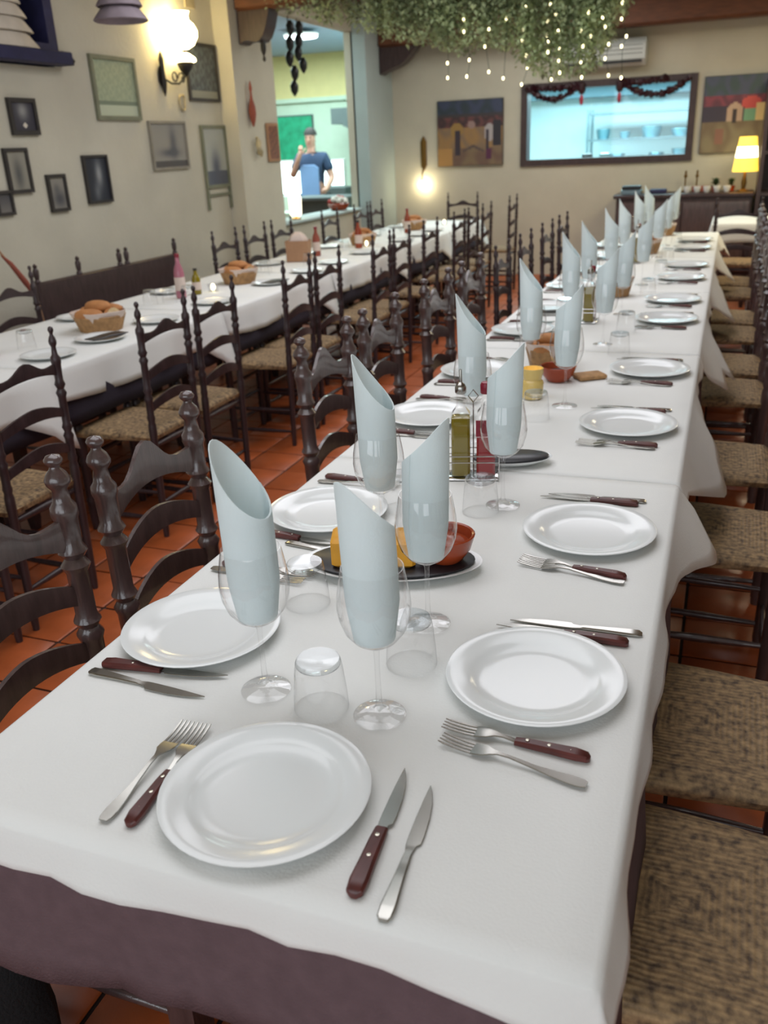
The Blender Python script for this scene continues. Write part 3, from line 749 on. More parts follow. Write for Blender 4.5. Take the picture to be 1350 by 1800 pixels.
# cruet rack with two bottles
def cruet(x, y, rz, label):
    t = thing('cruet_rack', 'chrome wire cruet rack, ' + label, 'rack', (x, y, ZS), rz)
    MB().bevel_box(-.062, .062, -.034, .034, 0, .006, .002).build('base_plate', 'chrome', t)
    for z in (.048, .064):
        w = MB(); w.tube([(-.062, -.034, z), (.062, -.034, z), (.062, .034, z), (-.062, .034, z), (-.062, -.034, z)], .0014, 6); w.build('wire', 'chrome', t)
    for sx in (-1, 1):
        for sy in (-1, 1): MB().tube([(sx*.062, sy*.034, .004), (sx*.062, sy*.034, .066)], .0014, 6).build('wire', 'chrome', t)
    MB().tube([(0, 0, .005), (0, 0, .19), (.012, 0, .205), (0, 0, .22), (-.012, 0, .205), (0, 0, .19)], .0016, 6).build('carry_handle', 'chrome', t)
    def sq(h, r, c=.006): return [(-r+c, -r, h), (r-c, -r, h), (r, -r+c, h), (r, r-c, h), (r-c, r, h), (-r+c, r, h), (-r, r-c, h), (-r, -r+c, h)]
    R2 = Matrix.Rotation(rz, 3, 'Z')
    for k, (bx, liq, lab) in enumerate(((-.030, 'oil', 'square olive oil bottle with steel pourer in rack, '), (.030, 'vinegar', 'red vinegar bottle with red cap in rack, '))):
        p = R2 @ Vector((bx, 0, 0))
        b = thing('oil_bottle' if k == 0 else 'vinegar_bottle', lab + label, 'bottle', (x+p.x, y+p.y, ZS+.0062), rz)
        MB().loft([sq(0, .022), sq(.003, .0235), sq(.15, .0235), sq(.158, .021), sq(.168, .014, .005), sq(.176, .0105, .005), sq(.212, .0105, .005)]).build('glass_body', 'clear_glass', b, 30)
        lv = .148 if k == 0 else .10
        MB().loft([sq(.003, .021), sq(.006, .0222), sq(lv, .0222), sq(lv+.001, .0205)]).build('liquid', liq, b, 30)
        if k == 0:
            MB().lathe([(.0115, .205), (.0135, .208), (.0135, .221), (.010, .228), (.004, .233), (.003, .262), (.0022, .264), (0, .264)], 14).build('pourer', 'steel', b)
        else:
            MB().lathe([(.0120, .205), (.0135, .207), (.0135, .226), (.011, .232), (0, .233)], 14).build('cap', 'red_cap', b)
            MB().box(-.0239, .0239, -.0242, -.0236, .105, .145).build('paper_label', 'red_cap', b)
cruet(-.522, 1.955, radians(14), 'nearest set on the table')
cruet(-.53, 4.0, radians(90), 'second set along the table')
cruet(-.52, 6.05, radians(90), 'third set along the table')
def slice_mesh():
    n = 14; rings = []
    pts = [(.042*cos(a)*(1+.12*cos(2*a)), .030*sin(a)*(1 if sin(a) > 0 else .8)) for a in [2*pi*i/n for i in range(n)]]
    mb = MB()
    mb.m = 0; mb.loft([[(-.009, p[0], p[1]) for p in pts], [(.009, p[0], p[1]) for p in pts]], False)
    mb.m = 1
    for x in (-.0092, .0092): mb.add([(x, p[0]*.97, p[1]*.97) for p in pts], [tuple(range(n))])
    return mb.mesh('bread_slice', ['bread_crust', 'bread_crumb'])
SLICE = slice_mesh()
roll_me = MB().lathe([(.045*sin(pi*i/8)**.8, -.026*cos(pi*i/8)+.026) for i in range(9)], 16, sy=1.5).mesh('bread_roll', ['bread_crust'], 60)
def basket(x, y, where, grp, r=.10, n=6, liner=True, big=1.0):
    t = thing('bread_basket', 'round bread basket %s' % where, 'basket', (x, y, ZS), 0, 'bread baskets')
    mb = MB(); h = .07
    mb.lathe([(0, .003), (r*.75, .003), (r*.8, 0), (r*.88, h*.4), (r, h), (r*.985, h+.004), (r*.96, h), (r*.84, h*.4), (r*.74, .008), (0, .008)], 28, mod=lambda u, z: 1+.012*sin(u*2*pi*14)).build('basket_weave', 'wicker', t)
    if liner: MB().lathe([(r*.72, .012), (r*.9, h*.7), (r*1.02, h+.022), (r*1.01, h+.024), (r*.88, h*.75), (r*.70, .014)], 26, mod=lambda u, z: 1+.06*sin(u*2*pi*5+1)*(z/h)).build('paper_lining', 'paper_liner', t)
    spots = (('bread_roll', -.0, -.62, 0, 'toward the near end'), ('bread_slice', .60, .0, 0, 'toward the aisle' if x < -2 else 'toward the right edge'), ('bread_roll', 0, .62, 0, 'toward the far end'), ('bread_slice', -.60, 0, 0, 'toward the wall' if x < -2 else 'toward the left edge'), ('bread_roll', 0, 0, .028, 'topmost'))
    for nm, ax, ay, dz, wh in spots:
        o = bpy.data.objects.new(nm, SLICE if nm == 'bread_slice' else roll_me); COL.objects.link(o)
        o.location = (x+r*ax, y+r*ay, ZS+(.075 if nm == 'bread_slice' else .055)+dz)
        o.rotation_euler = (0, random.uniform(-.25, .25)*(nm == 'bread_slice'), random.uniform(-.2, .2)+(pi/2 if nm == 'bread_roll' else 0)); k = r/.115; o.scale = (k, k, k)
        tag(o, ('bread slice ' if nm == 'bread_slice' else 'bread roll ')+wh+' in the basket '+where, 'bread', 'bread in the basket '+where)
basket(-.55, 3.12, 'by the fourth glass of set table', 'bread by fourth glass', .085)
basket(-.50, 4.72, 'past the second cruet rack', 'bread past second cruet', .085)
basket(-.49, 6.55, 'past the third cruet rack', 'bread past third cruet', .085)
basket(-.46, 7.78, 'at set table far end', 'bread at the far end', .085)
b = thing('terracotta_bowl', 'red-brown clay bowl before the first bread basket on the set table', 'bowl', (-.485, 2.93, ZS))
MB().lathe(bowl_prof(.062, .05), 28).build('bowl_body', 'terracotta_glaze', b); MB().lathe([(0, .03), (.05, .03), (.02, .036), (0, .037)], 20).build('sauce', 'black_slate', b)
b = tag(MB().bevel_box(-.05, .05, -.035, .035, 0, .016, .004).build('serving_board', 'wicker'), 'small wooden board beside the first clay bowl on the set table', 'board'); b.location = (-.385, 2.98, ZS); b.rotation_euler = (0, 0, .6)
def jar(x, y, lab, m='amber_glass'):
    t = thing('candle_jar', lab, 'candle', (x, y, ZS))
    MB().lathe([(0, .004), (.026, .004), (.030, .002), (.034, .010), (.036, .05), (.033, .058), (.028, .062), (.034, .085), (.034, .098), (.031, .098), (.031, .086), (.026, .064), (.031, .055), (.032, .012), (0, .008)], 24).build('jar_body', m, t)
    MB().lathe([(0, .0), (.022, .0), (.022, .035), (.003, .037), (.001, .046), (0, .047)], 16, (0, 0, .009)).build('wax', 'bulb', t)
jar(-.525, 2.69, 'amber glass candle jar glowing beside the clay bowl')

# ---- wall table things
LT_PL = [2.95, 3.30, 3.75, 4.30, 5.0, 5.55, 6.0, 6.6, 7.5, 7.95, 8.4]
for i, y in enumerate(LT_PL):
    o = place(PR['plate'], USED['plate'], (-2.64, y-.02, ZS), 0, 'white plate on the wall table, %s from near end on aisle side' % ORD[i], 'white plates on the wall table')
    o.scale = (.86, .86, .86)
    if i in (1, 4):
        s = tag(MB().sections([(-.10, -.035, .035, 0, .004), (-.06, -.04, .03, 0, .006), (0, -.032, .036, 0, .008), (.06, -.036, .042, 0, .006), (.10, -.03, .04, 0, .003)]).build('folded_napkin', 'black_slate'), 'dark folded napkin across the %s plate on the wall table' % ('second' if i == 1 else 'fifth'), 'napkin')
        s.location = (-2.60, y-.02, ZS+.0175); s.rotation_euler = (0, 0, 1.35)
LT_PW = [3.75, 4.6, 5.9, 6.5, 7.0, 8.0, 8.8]
for i, y in enumerate(LT_PW):
    o = place(PR['plate'], USED['plate'], (-3.13, y, ZS), 0, 'white plate on the wall table, %s from near end on wall side' % ORD[i], 'white plates on the wall table'); o.scale = (.86, .86, .86)
LT_TU = [(-2.86, 3.05), (-2.98, 4.18), (-2.90, 4.25), (-2.84, 4.35), (-2.88, 5.35), (-2.94, 5.5), (-2.80, 5.9), (-2.85, 6.7), (-2.95, 6.8), (-2.86, 7.6), (-2.9, 8.1), (-2.88, 8.7)]
for i, (x, y) in enumerate(LT_TU):
    o = place(PR['tumbler'], USED['tumbler'], (x, y, ZS), 0, 'clear tumbler upside down on the wall table, %s from near end' % ORD[i], 'upturned tumblers on the wall table')
basket(-2.80, 3.50, 'nearest on wall table', 'bread nearest on wall table', .125, 7, True, 1.25)
basket(-2.88, 5.02, 'second along wall table', 'bread second on wall table', .12, 7, True, 1.35)
basket(-2.90, 7.22, 'third along wall table', 'bread third on wall table', .12, 7, True, 1.3)
basket(-2.88, 8.55, 'fourth along wall table', 'bread fourth on wall table', .12, 7, True, 1.3)
def bottle(x, y, lab, m, capm, h=.25, r=.030, nm='drink_bottle'):
    t = thing(nm, lab, 'bottle', (x, y, ZS))
    MB().lathe([(0, .002), (r*.9, 0), (r, .006), (r, h*.55), (r*.85, h*.66), (r*.42, h*.80), (r*.38, h*.93), (0, h*.935)], 20).build('bottle_body', m, t)
    MB().lathe([(r*.46, h*.92), (r*.46, h*.99), (r*.4, h), (0, h)], 14).build('cap', capm, t)
    MB().lathe([(r+.0006, h*.18), (r+.0008, h*.2), (r+.0008, h*.46), (r+.0006, h*.48)], 20).build('paper_label', 'paper_liner', t)
bottle(-2.93, 4.42, 'pink bottle standing midway between the nearest two wall table baskets', 'pink_glass', 'red_cap')
bottle(-2.90, 2.88, 'pink bottle near the near end of the wall table', 'pink_glass', 'red_cap', .27)
bottle(-2.91, 4.56, 'small yellow oil bottle beside the pink bottle on the wall table', 'oil', 'black_plastic', .15, .026, 'oil_bottle')
bottle(-2.97, 6.42, 'brown sauce bottle past the paper bag on the wall table', 'clay_red', 'red_cap', .22)
bottle(-2.83, 6.95, 'dark brown bottle before the third bread basket on the wall table', 'terracotta_glaze', 'black_plastic', .22)
bottle(-2.83, 8.2, 'red capped brown bottle before the fourth bread basket on the wall table', 'terracotta_glaze', 'red_cap', .22)
def tealight(x, y, lab):
    t = thing('tealight', lab, 'candle', (x, y, ZS))
    MB().lathe([(0, .003), (.024, .003), (.028, 0), (.030, .004), (.032, .045), (.030, .046), (.028, .006), (0, .005)], 18).build('glass_cup', 'clear_glass', t)
    MB().ball((0, 0, .028), .013, 10, 6, 1.5).build('flame', 'lamp_core_glow', t)
tealight(-2.86, 4.66, 'bright tealight beside the yellow oil bottle on the wall table')
tealight(-2.80, 7.05, 'bright tealight before the third bread basket on the wall table')
tealight(-2.72, 9.05, 'bright tealight at the far end of the wall table')
pb = thing('paper_bag', 'brown paper bag with pink filling standing on the wall table', 'bag', (-2.97, 6.1, ZS), .2)
MB().loft([[(sx*.085*k, sy*.055*k, z) for sx, sy in ((-1, -1), (1, -1), (1, 1), (-1, 1))] for z, k in ((0, .95), (.01, 1), (.08, .98), (.15, 1.04))], False, False).build('bag_body', 'brown_paper', pb)
MB().lathe([(.07, .12), (.075, .15), (.05, .19), (.02, .21), (0, .212)], 14, sy=.7, mod=lambda u, z: 1+.12*sin(u*2*pi*5)).build('filling', 'paper_liner', pb)
fl_ = thing('flower_bowl', 'low bowl of white and red flowers on the bar sill', 'flowers', (-4.13, 9.6, .876))
MB().lathe(bowl_prof(.13, .07), 24).build('bowl_body', 'terracotta_glaze', fl_)
for k in range(14):
    a = k*2.4; rr = .10*sqrt(k/14); MB().lathe([(.034*sin(pi*i/5), .025-.025*cos(pi*i/5)) for i in range(6)], 9, (rr*cos(a), rr*sin(a), .065+.05*(1-k/14)), mod=lambda u, z: 1+.2*sin(u*2*pi*5)).build('blossom', 'white_flower' if k % 3 else 'red_flower', fl_)

# ================================================================ LEFT WALL
def print_sheet(w, h, fn, name='print', nx=40, ny=40):
    """flat printed sheet in local XZ, facing -Y"""
    vs = [(-w/2+w*i/nx, 0, -h/2+h*j/ny) for j in range(ny+1) for i in range(nx+1)]
    fs = [(j*(nx+1)+i, j*(nx+1)+i+1, (j+1)*(nx+1)+i+1, (j+1)*(nx+1)+i) for j in range(ny) for i in range(nx)]
    me = bpy.data.meshes.new(name); me.from_pydata(vs, [], fs); me.materials.append(MATS['print'])
    at = me.color_attributes.new('ink', 'FLOAT_COLOR', 'CORNER')
    k = 0
    for j in range(ny):
        for i in range(nx):
            c = lin(fn((i+.5)/nx, (j+.5)/ny))
            for _ in range(4): at.data[k].color = c; k += 1
    o = bpy.data.objects.new(name, me); COL.objects.link(o); return o
def mixc(a, b, t): t = max(0, min(1, t)); return tuple(p+(q-p)*t for p, q in zip(a, b))
def hsh(u, v, s): return .5+.5*sin(u*s*12.9+v*s*7.3+sin(u*s*31)*2+sin(v*s*23+u*5)*2)
def framed(y, z, w, h, fw, fmat, fn, label, bottom=None):
    t = thing('picture_frame', label, 'picture', (XL+.012, y, z), pi/2, 'framed pictures on the side wall')
    f = cells([-w/2, -w/2+fw, w/2-fw, w/2], [-h/2, -h/2+fw, h/2-fw, h/2], [(-w/2+fw, w/2-fw, -h/2+fw, h/2-fw)], lambda u, v, k: (u, -.012+k, v), .022)
    f.build('frame', fmat, t)
    s = print_sheet(w-2*fw+.004, h-2*fw+.004, fn); s.parent = t; s.location = (0, 0, 0)
    if bottom:
        for sx in (-1, 1): MB().box(sx*(w/2-fw/2)-fw/2, sx*(w/2-fw/2)+fw/2, -.010, .008, -h/2-.17, -h/2-.001).build('stile', fmat, t)
        MB().box(-w/2+fw, w/2-fw, -.008, .006, -h/2-.065, -h/2-.045).build('rail', fmat, t)
    return t
def blob(u, v, cx, cy, sx, sy): return exp(-(((u-cx)/sx)**2+((v-cy)/sy)**2))
framed(4.655, 1.775, .235, .205, .024, 'frame_dark', lambda u, v: mixc(mixc((58, 56, 66), (150, 150, 146), blob(u, v, .5, .7, .24, .3)), (214, 206, 190), 1 if abs(u-.52)+abs(v-.2) < .11 else 0), 'small dark framed photo with pale archway, beneath the blue window sill')
framed(4.525, 1.475, .20, .255, .020, 'frame_dark', lambda u, v: mixc((150, 146, 132), (86, 86, 84), blob(u, v, .5, .4, .22, .4)), 'small dark framed portrait photo, below the archway photo')
framed(4.36, 1.30, .14, .14, .018, 'frame_dark', lambda u, v: mixc((120, 116, 110), (70, 70, 74), v), 'tiny dark framed photo, lowest one beside the portrait photo')
framed(4.845, 1.33, .175, .225, .020, 'frame_dark', lambda u, v: mixc((140, 136, 126), (76, 76, 80), blob(u, v, .55, .3, .4, .25)+.5*blob(u, v, .45, .65, .2, .15)), 'smallest dark framed group photo, between portrait photo and night photo')
framed(5.265, 1.395, .26, .305, .016, 'frame_dark', lambda u, v: mixc((40, 44, 54), (150, 152, 152), blob(u, v, .60, .62, .16, .30)+.5*blob(u, v, .42, .2, .14, .2)), 'dark framed night photo with pale figure, beside the group photo')
framed(5.62, 1.965, .50, .40, .026, 'frame_green', lambda u, v: mixc((166, 176, 146), (140, 152, 128), hsh(u, v, 1.3)*.6) if v > .27 else ((120, 132, 112) if v > .19 else (186, 194, 170)), 'large pale green framed sheet beneath the tiered lampshade')
framed(6.19, 1.595, .49, .34, .018, 'frame_grey', lambda u, v: mixc((150, 146, 136), (92, 92, 96), .9*blob(u, v, .62, .55, .10, .35)+blob(u, v, .5, .33, .28, .09)) if v > .14 else (84, 80, 78), 'grey framed photo of a sailing boat, above the bench')
framed(6.79, 2.125, .46, .42, .022, 'frame_dark', lambda u, v: mixc((92, 100, 100), (62, 66, 68), hsh(u, v, 1)) if v > .15 else (138, 138, 124), 'dark grey framed print beside the wall lamp')
framed(6.855, 1.50, .385, .48, .024, 'frame_green', lambda u, v: mixc((170, 172, 162), (84, 88, 100), (1 if v < .24 else 0)*.9+blob(u, v, .5, .3, .2, .28)), 'tall framed print with two stiles hanging below, below the horseshoe', bottom=True)
# horseshoe
o = MB().tube([(0, .036*sin(a), .060*(-cos(a))*1.0) for a in [radians(25+310*i/24) for i in range(25)]], .011, 8, True, .6).build('horseshoe', 'bone'); o.location = (XL+.014, 6.445, 1.90); o.rotation_euler = (pi, 0, 0); tag(o, 'old iron horseshoe hung on the wall below the lamp', 'horseshoe')
o = tag(MB().box(-.004, .006, -.07, .07, -.05, .05).build('plaque', 'bone'), 'small pale square plaque high above the dark grey print', 'plaque'); o.location = (XL+.006, 6.72, 2.62)
# blue window
w1 = cells([3.86, 3.92, 4.98, 5.06], [2.15, 2.19, 2.72, 2.80], [(3.92, 4.98, 2.19, 2.72)], lambda u, v, w: (XL+.03-w, u, v), .17)
w1o = struct('window_1', w1, 'blue_paint')
MB().bevel_box(XL-.2, XL+.10, 3.80, 5.10, 2.07, 2.145, .006).build('window_sill', 'blue_paint', w1o)
MB().box(XL-.175, XL-.17, 3.86, 5.06, 2.14, 2.80).build('pane', 'blue_pane', w1o)
o = tag(MB().tube([(0, 0, 0), (.0, .03, -.012), (0, .07, -.02), (.0, .10, -.05), (0, .09, -.07)], [.006, .009, .008, .012, .006], 8).build('wall_hook', 'iron'), 'small dark hook on the wall beside the blue window sill', 'hook'); o.location = (XL+.014, 5.11, 2.155)
def tiers(name, label, cat, loc, rs, hs, m, sx=1):
    t = thing(name, label, cat, loc)
    z = 0
    for k, (r, h) in enumerate(zip(rs, hs)):
        MB().lathe([(r*.96, 0), (r, .004), (r*.93, h*.25), (r*.72, h*.7), (r*.50, h), (r*.46, h), (r*.68, h*.68), (r*.9, h*.22), (r*.94, .004), (r*.96, 0)], 36, (0, 0, z), sx=sx, mod=lambda u, zz: 1+.02*sin(u*2*pi*12)).build('tier', m, t)
        z += h*.86
    return t, z
t, z = tiers('tiered_ornament', 'pale tiered cone ornament standing on the blue window sill', 'ornament', (XL-.005, 4.66, 2.1455), (.25, .215, .18, .15, .12, .08), (.10, .09, .085, .085, .08, .07), 'shell_white', .4)
t, z = tiers('pendant_lamp', 'mauve tiered pendant lampshade hanging before the wall lamp', 'lamp', (-3.38, 4.85, 2.245), (.155, .13, .105, .08), (.085, .085, .08, .08), 'shade_mauve')
MB().tube([(0, 0, z-.02), (0, 0, .754)], .004, 6).build('cord', 'iron', t)
MB().lathe([(.05, .735), (.05, .752), (.0, .754)], 16).build('ceiling_rose', 'iron', t)
# wall lamp
sc = thing('wall_lamp', 'wrought iron wall lamp with glowing white glass shades between two pictures', 'lamp', (XL+.002, 6.20, 2.12))
MB().sections([(0, -.03, .03, -.10, -.02), (.012, -.035, .035, -.12, .02)]).build('backplate', 'iron', sc)
MB().lathe([(.0, -.19), (.012, -.16), (.022, -.10), (.016, -.02), (.020, .06), (.012, .10), (0, .12)], 12, (.025, 0, 0)).build('wall_post', 'iron', sc)
def curl(y0, sgn, r0, turns):
    return [(.06+.02*i/30, y0+sgn*r0*(1-i/40)*cos(turns*2*pi*i/30), -.06+r0*(1-i/40)*sin(turns*2*pi*i/30)) for i in range(31)]
MB().tube(curl(.09, 1, .045, 1.2), .0055, 6).build('scroll', 'iron', sc)
MB().tube(curl(.19, -1, .045, 1.2), .0055, 6).build('scroll', 'iron', sc)
MB().tube([(.02, 0, -.06), (.06, .05, -.1), (.08, .12, -.10), (.09, .20, -.05), (.09, .22, 0)], .007, 8).build('arm', 'iron', sc)
MB().lathe([(0, -.05), (.012, -.04), (.045, .0), (.062, .035), (.064, .05), (0, .05)], 20, (.09, .22, 0)).build('oil_font', 'iron', sc)
MB().lathe([(.07, .05), (.085, .056), (.082, .075), (.05, .10), (.03, .11), (0, .112)], 24, (.09, .22, 0)).build('collar', 'sconce_glass', sc)
MB().lathe([(.04, .14), (.085, .165), (.115, .215), (.118, .255), (.095, .30), (.065, .325), (.06, .36), (.072, .385), (.066, .385), (.054, .36), (0, .33)], 28, (.09, .22, 0), mod=lambda u, z: 1+.03*sin(u*2*pi*8)).build('glass_shade', 'sconce_glass', sc)
MB().lathe([(.03, .14), (.06, .17), (.075, .22), (.07, .27), (.045, .31), (.05, .34), (.044, .34), (0, .32)], 24, (.10, .02, .02)).build('glass_shade', 'sconce_glass', sc)
# pilaster hangings
o = tag(MB().lathe([(0, 0), (.012, .01), (.03, .05), (.045, .10), (.04, .16), (.018, .22), (.012, .27), (.02, .30), (.008, .35), (0, .36)], 14, sx=.6).build('clay_gourd', 'clay_red'), 'red-brown gourd ornament hung on the pilaster', 'ornament'); o.location = (-3.87, 7.26, 1.72)
o = tag(MB().tube([(0, -.01, .12), (0, .02, .08), (.01, .0, .04), (0, .035, 0), (0, .06, -.03)], [.012, .028, .022, .03, .012], 10).build('dried_pepper_bunch', 'bone'), 'dull brown dried bunch hung under the gourd ornament', 'ornament'); o.location = (-3.865, 7.29, 1.52)
t = thing('wooden_plaque', 'narrow brown carved plaque on the pilaster beside the opening', 'plaque', (-3.888, 7.63, 1.595), pi/2)
MB().bevel_box(-.11, .11, -.010, .010, -.16, .16, .006).build('board', 'brown_paper', t)
s = print_sheet(.17, .27, lambda u, v: mixc((150, 96, 70), (96, 66, 54), hsh(u, v, .9))); s.parent = t; s.location = (0, -.0115, 0)

# bench against the wall
bn = thing('wooden_bench', 'long dark wooden settle with finials between the wall table and the wall', 'bench', (-3.62, 4.94, 0))
MB().bevel_box(-.165, -.12, -.76, .74, .56, .86, .008).build('back_panel', 'dark_wood', bn)
MB().bevel_box(-.165, .17, -.76, .74, .43, .465, .006).build('seat', 'dark_wood', bn)
for y in (-.74, -.36, .06, .14, .72):
    MB().lathe([(.019, .862), (.019, .87), (.012, .88), (.016, .90), (.018, .93), (.010, .945), (.014, .958), (0, .972)], 10, (-.142, y, 0)).build('finial', 'dark_wood', bn)
for y in (-.72, .70):
    for x in (-.14, .14): MB().lathe([(.022, 0), (.026, .1), (.026, .43)], 8, (x, y, 0)).build('leg', 'dark_wood', bn)
# red folded pennant leaning by the near wall chair
pn = thing('pennant', 'slim red pennant on a stick leaning beside the near wall chair', 'flag', (-3.62, 4.08, .94))
MB().tube([(0, .05, -.94), (0, -.07, -.12), (-.03, -.24, .13), (-.06, -.36, .33)], .006, 6).build('stick', 'brown_paper', pn)
MB().tube([(-.03, -.24, .12), (-.025, -.19, .07), (-.01, -.12, -.04), (0, -.07, -.13)], [.005, .013, .017, .008], 10).build('cloth', 'clay_red', pn)
# black bag by the near corner
bg = thing('black_bag', 'black soft bag on the floor by the near corner of the set table', 'bag', (-1.115, .745, 0), .0)
MB().loft([[(rx*cos(2*pi*j/20)*(1+.06*sin(3*2*pi*j/20)), ry*sin(2*pi*j/20), z) for j in range(20)] for rx, ry, z in ((.13, .07, 0), (.155, .088, .03), (.16, .09, .15), (.145, .08, .27), (.11, .055, .34), (.06, .03, .36))]).build('bag_body', 'black_fabric', bg)
MB().tube([(-.08, 0, .34), (-.07, 0, .42), (0, 0, .46), (.07, 0, .42), (.08, 0, .34)], .010, 8).build('carry_strap', 'black_fabric', bg)

# ================================================================ OPENING, BAR ROOM
def pepper_string(x, y, z0, z1, n, lab):
    t = thing('ornament_string', lab, 'ornament', (x, y, z0))
    MB().tube([(0, 0, 0), (0, .02, (z1-z0)*.5), (0, .05, z1-z0)], .005, 6).build('cord', 'iron', t)
    for k in range(n):
        f = (k+.6)/n; a = k*2.1
        MB().lathe([(0, .05), (.02, .04), (.042, .0), (.036, -.05), (.015, -.085), (0, -.1)], 10, (.02*cos(a), .05*f+.025*sin(a), (z1-z0)*f)).build('pod', 'black_plastic', t)
pepper_string(-4.10, 8.76, 2.70, 2.28, 4, 'longer dangling string of black pods hung in the bar opening')
pepper_string(-4.10, 8.56, 2.70, 2.06, 5, 'lower dangling string of black pods nearest the pilaster in the bar opening')
cl = thing('cylinder_lamp', 'glowing white cylinder lamp on the sill of the bar opening', 'lamp', (-4.10, 8.42, .876))
MB().lathe([(0, 0), (.05, 0), (.05, .012), (.02, .02), (.02, .03), (0, .03)], 18).build('lamp_foot', 'brass', cl)
MB().lathe([(.045, .03), (.06, .05), (.066, .20), (.05, .25), (0, .26)], 20).build('lamp_shade', 'cylinder_lamp_glow', cl)
# bar counter
bc = thing('bar_counter', 'grey bar counter in the room beyond the opening', 'counter', (-4.88, 10.6, 0))
MB().bevel_box(-.24, .55, -.28, .28, .94, .985, .008).build('countertop', 'bar_grey', bc)
MB().box(-.10, .54, -.22, .26, 0, .939).build('counter_body', 'bar_grey', bc)
MB().box(-.75, -.11, -.20, .26, 0, .80).build('counter_side', 'bar_wall_pale', bc)
def panel_light(name, x, y, w, h, z, label):
    t = thing(name, label, 'display', (x, y, z))
    MB().bevel_box(-w/2-.02, w/2+.02, -.03, .03, 0, h+.04, .006).build('casing', 'ac_white', t)
    MB().box(-w/2, w/2, -.034, -.0305, .02, h+.02).build('lit_face', 'lit_panel', t)
panel_light('lit_display_case', -6.04, 12.4, .36, .44, .92, 'bright white lit display case beside the person at the bar')
s_ = thing('case_stand', 'pale stand under the bright display case beyond the bar', 'stand', (-6.04, 12.4, 0)); MB().bevel_box(-.3, .3, -.15, .15, 0, .919, .01).build('stand_body', 'bar_wall_pale', s_)
panel_light('lit_display_case', -5.335, 12.3, .32, .33, 1.02, 'smaller bright lit case on the other side of the person')
s_ = thing('case_stand', 'grey stand under the smaller lit case beyond the bar', 'stand', (-5.335, 12.3, 0)); MB().bevel_box(-.22, .22, -.15, .15, 0, 1.019, .01).build('stand_body', 'bar_grey', s_)
gp = thing('green_poster', 'tall green leafy poster on the far bar wall behind the person', 'poster', (-6.50, 13.384, 1.62))
MB().bevel_box(-.40, .40, -.015, .015, -.62, .41, .004).build('backing', 'bar_grey', gp)
MB().box(-.38, .38, -.021, -.0155, -.60, .39).build('sheet', 'poster_glow', gp)
# grey arch at the side of the bar
ar = MB(); n = 14
pts = [(-5.46, 2.06), (-4.36, 2.06), (-4.36, 0), (-5.06, 0), (-5.06, 1.30)]+[(-5.06-.22*(1-cos(radians(90*k/8))), 1.30+.52*sin(radians(90*k/8))) for k in range(1, 9)]+[(-5.28, 1.85), (-5.46, 1.85)]
mbv = [(x, 12.60, z) for x, z in pts]+[(x, 13.0, z) for x, z in pts]; N = len(pts)
ar.add(mbv, [tuple(range(N-1, -1, -1)), tuple(range(N, 2*N))]+[(i, (i+1) % N, N+(i+1) % N, N+i) for i in range(N)], False)
struct('trim_7', ar, 'bar_grey')
dl = thing('ceiling_disc_lamp', 'bright oval disc lamp on the bluish bar ceiling', 'lamp', (-4.97, 10.72, 2.76))
MB().lathe([(.20, .02), (.21, .04), (.16, .06), (.0, .065)], 28).build('housing', 'ac_white', dl)
MB().lathe([(.198, .019), (.19, .0), (.1, -.008), (0, -.01)], 28).build('diffuser', 'disc_lamp_glow', dl)
MB().tube([(0, 0, .064), (0, 0, .09)], .03, 8).build('stem', 'ac_white', dl)

# person behind the bar
def skin_obj(name, verts, edges, radii, matn, parent, root=0, lv=2):
    me = bpy.data.meshes.new(name); me.from_pydata(verts, edges, [])
    o = bpy.data.objects.new(name, me); COL.objects.link(o); o.parent = parent
    sk = o.modifiers.new('skin', 'SKIN'); sk.use_smooth_shade = True
    for i, r in enumerate(radii): me.skin_vertices[0].data[i].radius = r if isinstance(r, tuple) else (r, r)
    me.skin_vertices[0].data[root].use_root = True
    sb = o.modifiers.new('sub', 'SUBSURF'); sb.levels = lv; sb.render_levels = lv
    me.materials.append(MATS[matn]); return o
pe = thing('person', 'person in navy shirt and pale blue apron behind the bar, one hand raised to face', 'person', (-5.32, 11.55, 0), radians(8))
V_ = [(0, 0, .98), (0, 0, 1.15), (0, 0, 1.36), (0, 0, 1.47), (0, -.01, 1.55), (0, -.02, 1.62), (0, -.02, 1.72), (0, -.01, 1.78),
      (-.17, 0, 1.42), (-.27, -.08, 1.20), (-.10, -.26, 1.44), (-.06, -.27, 1.52),
      (.17, 0, 1.42), (.27, .0, 1.17), (.22, -.18, 1.02), (.19, -.25, 1.01),
      (-.10, 0, .90), (-.11, -.02, .50), (-.11, .02, .08), (-.11, -.12, .03), (.10, 0, .90), (.11, -.02, .50), (.11, .02, .08), (.11, -.12, .03)]
E_ = [(0, 1), (1, 2), (2, 3), (3, 4), (4, 5), (5, 6), (6, 7), (2, 8), (8, 9), (9, 10), (10, 11), (2, 12), (12, 13), (13, 14), (14, 15), (0, 16), (16, 17), (17, 18), (18, 19), (0, 20), (20, 21), (21, 22), (22, 23)]
R_ = [(.15, .11), (.14, .10), (.17, .11), (.075, .07), .055, (.072, .085), (.075, .092), .05, .065, .045, .034, .03, .065, .045, .034, .03, .09, .062, .045, .035, .09, .062, .045, .035]
body = skin_obj('body', V_, E_, R_, 'skin', pe)
skin_obj('shirt', [(0, 0, .96), (0, 0, 1.15), (0, 0, 1.36), (0, 0, 1.45), (-.175, 0, 1.425), (-.25, -.06, 1.26), (.175, 0, 1.425), (.25, 0, 1.24)], [(0, 1), (1, 2), (2, 3), (2, 4), (4, 5), (2, 6), (6, 7)], [(.17, .13), (.16, .12), (.19, .13), (.09, .085), .082, .066, .082, .066], 'navy_shirt', pe)
